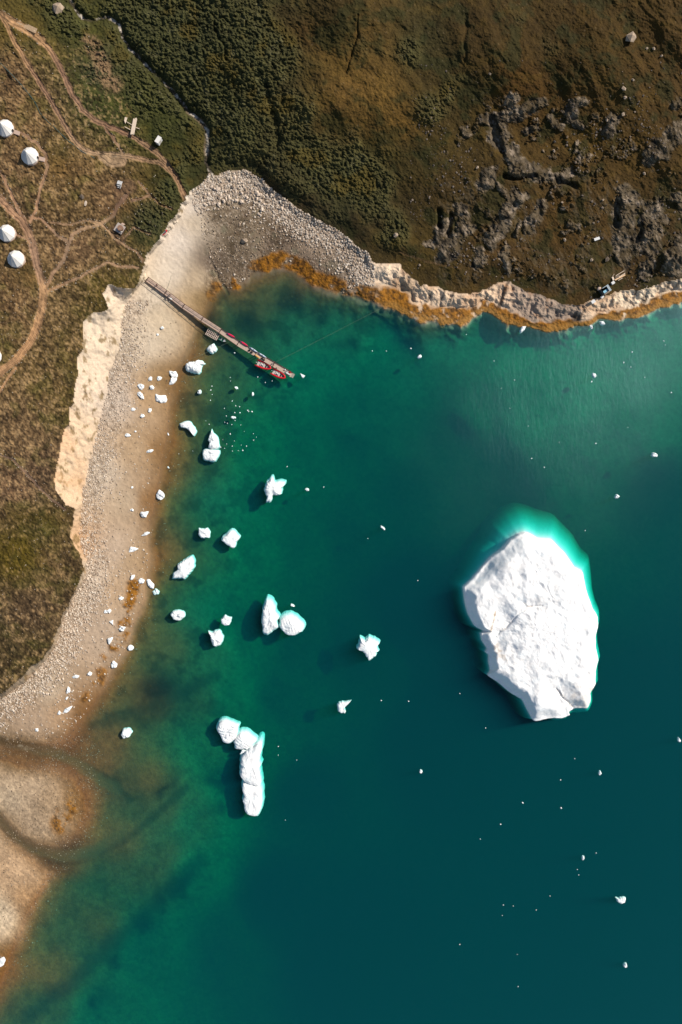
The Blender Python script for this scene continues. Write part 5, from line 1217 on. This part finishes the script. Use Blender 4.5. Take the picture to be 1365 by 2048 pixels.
def sack(cx, cy, z, r, mat, label, cat='sack', name='sack', flat=.6, sx=1.4, head=0.0):
    o = MB().rings([[(r * f * sx * math.cos(a) * (1 + .12 * math.sin(3 * a)), r * f * math.sin(a), r * h2 * flat) for a in [2 * math.pi * k / 12 for k in range(12)]] for f, h2 in ((.7, 0), (1, .3), (.95, .8), (.5, 1.15), (.15, 1.25))]).build(name, mat, None, True)
    o.location = P(cx, cy, z); o.rotation_euler = (0, 0, head); return tag(o, label, cat)
sack(341.8, 597.8, 2.75, .38, WHT, 'white sack hanging over the shore side edge of the pier', sx=1.9, head=ph)
sack(336.2, 593.8, 2.85, .3, simple('blue_grey_cloth', (120,130,140), .9, .1, 6), 'blue grey bag beside the white sack on the pier', 'bag', 'bag')
sack(387, 632.0, 2.1, .3, simple('slate_cloth', (110,108,112), .9, .1, 6), 'small slate grey bag on the pier halfway over the beach', 'bag', 'bag')
o = boulder(333.5, 598.5, .5, MPALE, 'pale stone beside the pier leg, left one of two under the white sack', None, 2); boulder(340.3, 602.0, .5, MPALE, 'pale stone beside the pier leg, right one of two under the white sack', None, 3)

# ------------------------------------------------------------------ things on the meadow
c_ = P(241.4, 459.0, up=.1); hd2 = ang((229.1,460.4), (237.9,446))
t = thing('hot_tub_deck', 'square raised grey deck beside the footpath junction', 'deck', c_, hd2)
mb = MB()
for k in range(14): mb.box((-1.57 + k * .242, 0, 1.0), (.22, 3.5, .07))
mb.build('deck_boards', simple('grey_deck_boards', (206,192,180), .8, .12, 5), t)
mb = MB()
for sx in (-1.6, 1.6): mb.box((sx, 0, .45), (.1, 3.4, 1.0)); mb.box((0, sx, .44), (3.1, .1, .98))
mb.build('skirting', DARKW, t)
for k in range(3): MB().box((1.95 + .28 * k, 0, .78 - .28 * k), (.27, 1.2, .08)).build('step', PLANK, t)
c2 = P(242.3, 457.6, None); gz = c_.z + 1.04
t = thing('hot_tub', 'round brown wooden hot tub standing on the square deck', 'hot tub', Vector((P(242.3, 457.6, gz).x, P(242.3, 457.6, gz).y, gz)), 0)
def cyl(r, z0_, z1_, n=24): return [[(r * math.cos(a), r * math.sin(a), z) for a in [2 * math.pi * k / n for k in range(n)]] for z in (z0_, z1_)]
TUBW = simple('brown_tub_wood', (150,112,88), .7, .15, 6, wave=4.0)
MB().rings(cyl(1.02, 0, .85)).build('tub', TUBW, t); MB().rings(cyl(1.08, .85, .95)).build('lid', simple('brown_lid', (158,122,98), .7, .08, 3), t)
for k in (.25, .65): MB().tube([(1.03 * math.cos(a), 1.03 * math.sin(a), k) for a in [2 * math.pi * j / 24 for j in range(24)]], .025, 5, True).build('hoop', BLK, t)
MB().box((-.15, -.2, .98), (.5, .06, .05)).build('lid_handle', WHT, t)
o = crate(244.0, 464.6, gz, (.45,.4,.4), .4, GRY, 'small grey box on the deck below the hot tub', GRY, 'box', 'box')
# picnic table
t = thing('picnic_table', 'white picnic table with benches on bare brown ground', 'table', P(240.7, 368.0, up=0), math.radians(-15))
mb = MB()
for k in range(5): mb.box((0, -.4 + k * .2, .75), (1.9, .18, .05))
mb.build('tabletop', WHT, t)
for s_ in (-1, 1):
    mb = MB(); mb.box((0, s_ * .82 - .1, .45), (1.9, .14, .04)); mb.box((0, s_ * .82 + .08, .45), (1.9, .14, .04)); mb.build('bench', WHT, t)
    for q_ in (-1, 1): MB().beam((s_ * .7, q_ * .25, .72), (s_ * .7, q_ * .75, 0), .09).build('leg', WHT, t)
    MB().beam((s_ * .7, -.9, .4), (s_ * .7, .9, .4), .08).build('leg_brace', WHT, t)
for i, (a, b) in enumerate(((237.5, 375.5), (241.5, 376.5))):
    t = thing('garden_chair', ('white chair below the picnic table, left one', 'white chair below the picnic table, right one')[i], 'chair', P(a, b, up=0), math.radians(75), 'chairs by the picnic table')
    MB().box((0, 0, .45), (.45, .45, .04)).build('seat', WHT, t); MB().box((.22, 0, .72), (.04, .45, .5)).build('backrest', WHT, t)
    for sx in (-.2, .2):
        for sy in (-.2, .2): MB().box((sx, sy, .215), (.04, .04, .43)).build('leg', WHT, t)
# red sled on the sand
t = thing('sledge', 'small red sledge with a dark load where shrubs meet the sand', 'sledge', P(330.2, 465.5, up=.25), ang((324,471), (335,460)))
MB().rings([[(x_, w, .35), (x_, w * .7, 0), (x_, -w * .7, 0), (x_, -w, .35), (x_, -w * .8, .33), (x_, 0, .08), (x_, w * .8, .33)] for x_, w in ((-1.3, .35), (-.9, .5), (.8, .5), (1.3, .3))]).build('hull', RED, t)
MB().box((.1, 0, .36), (1.2, .6, .3)).build('load', simple('grey_tarpaulin', (110,104,110), .8, .15, 3), t)
# boards drying on bearers
PITCH = .0
t = thing('board_stack', 'long stack of pale boards laid across bearers beside the track', 'board stack', P(268.0, 252.5, up=.55), ang((265,268.5), (271,237)))
mb = MB()
for k in range(7): mb.box((random.uniform(-.3, .3), -.62 + k * .205, random.uniform(0, .05)), (6.1 + random.uniform(-.3, .3), .19, .06))
mb.build('boards', WOODW, t)
mb = MB()
for k in range(7): mb.box((random.uniform(-.3, .3), -.6 + k * .205, -.1), (5.9, .19, .06))
mb.build('lower_boards', WOODW, t)
for a_, b_, nm in (((253,243),(264,249.5),'upper'),((250,253.5),(263,260.5),'lower'),((272.3,254.9),(279.5,258),'right')):
    A_, B_ = P(*a_, up=.35), P(*b_, up=.35); L0 = (B_ - A_)
    o = MB().beam((0, 0, 0), L0, .16).build('timber_beam', WOODW); o.location = A_
    tag(o, {'upper': 'thin pale beam from the small board pile to the long stack, upper one', 'lower': 'thin pale beam reaching left from the long board stack, lower one', 'right': 'thin pale beam sticking out right of the long board stack'}[nm], 'beam', 'beams around the board stack')
t = thing('board_pile', 'small fanned pile of short pale boards left of the long stack', 'board pile', P(251.5, 240.5, up=.4), ang((249,246.5), (253,235)))
mb = MB()
for k in range(4): mb.box((.1 * k, -.3 + k * .22, .03 * k), (2.3 - .25 * k, .2, .06), .05 * k)
mb.build('boards', WOODW, t); MB().box((0, .0, -.25), (.12, 1.2, .3)).build('support', DARKW, t)
# white cabin
t = thing('outhouse', 'small white flat roofed outhouse in the grass right of the track', 'outhouse', P(319.3, 284.3, up=0), ang((315.5,290), (322.7,278)))
MB().box((0, 0, .95), (2.5, 1.45, 1.9)).build('walls', WHT, t); MB().box((0, 0, 1.95), (2.7, 1.6, .1), 0, .03).build('roof', CANVAS, t)
d_ = MB().box((0, -.74, .85), (.8, .05, 1.6)).build('door', GRY, t); MB().box((.3, -.79, .9), (.05, .05, .15)).build('handle', BLK, d_)
# foot bridge
t = thing('plank_bridge', 'short ribbed plank bridge carrying the track near the top left corner', 'bridge', P(54, 53, up=.12), ang((36,45), (72,62)))
mb = MB()
for k in range(26): mb.box((-3.9 + k * .31, 0, 0), (.22, 1.9, .07))
mb.build('planks', simple('sandy_planks', (206,176,140), .85, .15, 5), t)
MB().beam((-4, .9, -.05), (4, .9, -.05), .15).build('edge_beam', DARKW, t); MB().beam((-4, -.9, -.05), (4, -.9, -.05), .15).build('edge_beam', DARKW, t)
boulder(69, 62.5, .6, MPALE, 'pale block of stone at the right end of the plank bridge', None, 1)
# hose
HP = [(-20,108),(0,125),(20,145),(42,168),(60,190),(72,207),(80,225),(96,243),(110,255),(125,270),(140,284),(165,303),(190,316)]
pts = [P(a, b, up=.16) for a, b in HP]; o = MB().tube([p - pts[0] for p in pts], .09, 5).build('hose', simple('teal_hose', (70,110,108), .5, .1, 3)); o.location = pts[0]; tag(o, 'blue green hose snaking through the grass past the two upper tents', 'hose')
# pit
o = MB().rings([[(1.0 * math.cos(a), .45 * math.sin(a), z) for a in [2 * math.pi * k / 12 for k in range(12)]] for z in (0, .25)]).build('rock_slab', MPALE); o.location = P(172, 407, up=.25); o.rotation_euler = (0, -.2, math.radians(75)); tag(o, 'pale rock slab beside a dark hollow in the meadow', 'rock')
boulder(165.5, 394, 1.1, MDARK, 'dark low boulder above the pale rock slab in the meadow', None, 4, 0)

# ------------------------------------------------------------------ right shore camp
hb_ = math.radians(33)
c_ = P(1208.8, 582.5, up=.2)
t = thing('open_shed', 'small open topped grey shed with blue sheet inside, standing on the shore rocks', 'shed', c_, hb_)
SHG = simple('bluish_grey_panel', (176,190,196), .7, .1, 3); BLU = simple('light_blue_tarpaulin', (130,190,214), .6, .1, 2)
mb = MB(); mb.box((0, 1.25, .9), (3.7, .1, 1.8)); mb.box((0, -1.25, .9), (3.7, .1, 1.8)); mb.box((-1.8, 0, .9), (.1, 2.38, 1.8)); mb.box((1.8, 0, .9), (.1, 2.38, 1.8)); mb.build('walls', simple('dark_teal_panel', (50,62,66), .7, .1, 3), t)
MB().box((1.35, 0, 1.85), (.9, 2.7, .08)).build('roof_strip', SHG, t); MB().box((0, 1.2, 1.86), (1.75, .25, .06)).build('rim', SHG, t); MB().box((-.3, -1.25, 1.86), (2.35, .5, .06)).build('rim', simple('grey_ledge', (150,136,122), .8, .1, 3), t)
MB().box((-.1, -.35, 1.35), (2.2, 1.0, .08), 0, .12).build('tarpaulin', BLU, t); MB().box((0, 0, .05), (3.5, 2.3, .08)).build('floor', DKG, t)
def slab(cx, cy, d, head, mat, label, name='panel', cat='panel', up=.3):
    o = MB().box((0, 0, 0), d).build(name, mat); o.location = P(cx, cy, up=up + d[2] / 2 - .3); o.rotation_euler = (0, 0, head); return tag(o, label, cat)
slab(1194.4, 477.7, (2.2, 1.05, .25), math.radians(20), WHT, 'white rectangular board lying alone on the hillside', up=.5)
crate(1203.8, 594.8, float(samp(1203.8, 594.8)), (1.1,.9,.9), hb_, WHT, 'white box just below the open shed', WHT, 'box', 'box')
crate(1185.7, 604.3, float(samp(1185.7, 604.3)), (1.5,1.2,.8), hb_, simple('cream_box', (238,222,200), .7, .06, 3), 'cream coloured box at the rock edge, lower left of the shed', WHT, 'box', 'box')
crate(1225.2, 566.7, float(samp(1225.2, 566.7)), (1.2,1.0,.8), hb_, WHT, 'white cool box between the shed and the lumber pile', WHT, 'box', 'box')
slab(1226.7, 557, (1.4,.7,.12), math.radians(-70), WOODW, 'short pale plank leaning at the left end of the lumber pile', 'plank', 'plank', .6)
sack(1198.2, 577.5, float(samp(1198.2, 577.5)), .75, simple('pinkish_sheet', (226,200,180), .9, .08, 2), 'crumpled pinkish sheet left of the open shed', 'sheet', 'sheet', .8, 1.2, .9)
for i, (a_, b_, w, lab) in enumerate((((1230.5,560),(1251,549.5),.55,'widest orange tinted plank of the lumber pile'),((1232,551.5),(1249.3,541.2),.16,'topmost thin plank of the lumber pile'),((1238,554.5),(1251,546),.22,'short plank of the lumber pile, second from the top'),((1236.5,561),(1245.5,556),.16,'lowest thin plank of the lumber pile'),((1229,548),(1226,552),.12,'tiny crosswise stick left of the lumber pile'))):
    A_, B_ = P(*a_, up=.45), P(*b_, up=.45)
    o = MB().beam((0, 0, 0), B_ - A_, w, .12).build('plank', WOODW if i != 0 else simple('orange_plank', (240,200,156), .75, .1, 4, wave=2.0)); o.location = A_; tag(o, lab, 'plank', 'planks of the lumber pile')
slab(1235.5, 552.8, (1.9,.8,.08), math.radians(30), simple('brown_grey_pallet', (128,112,96), .8, .15, 4), 'grey brown pallet under the thin planks', 'pallet', 'pallet', .55)
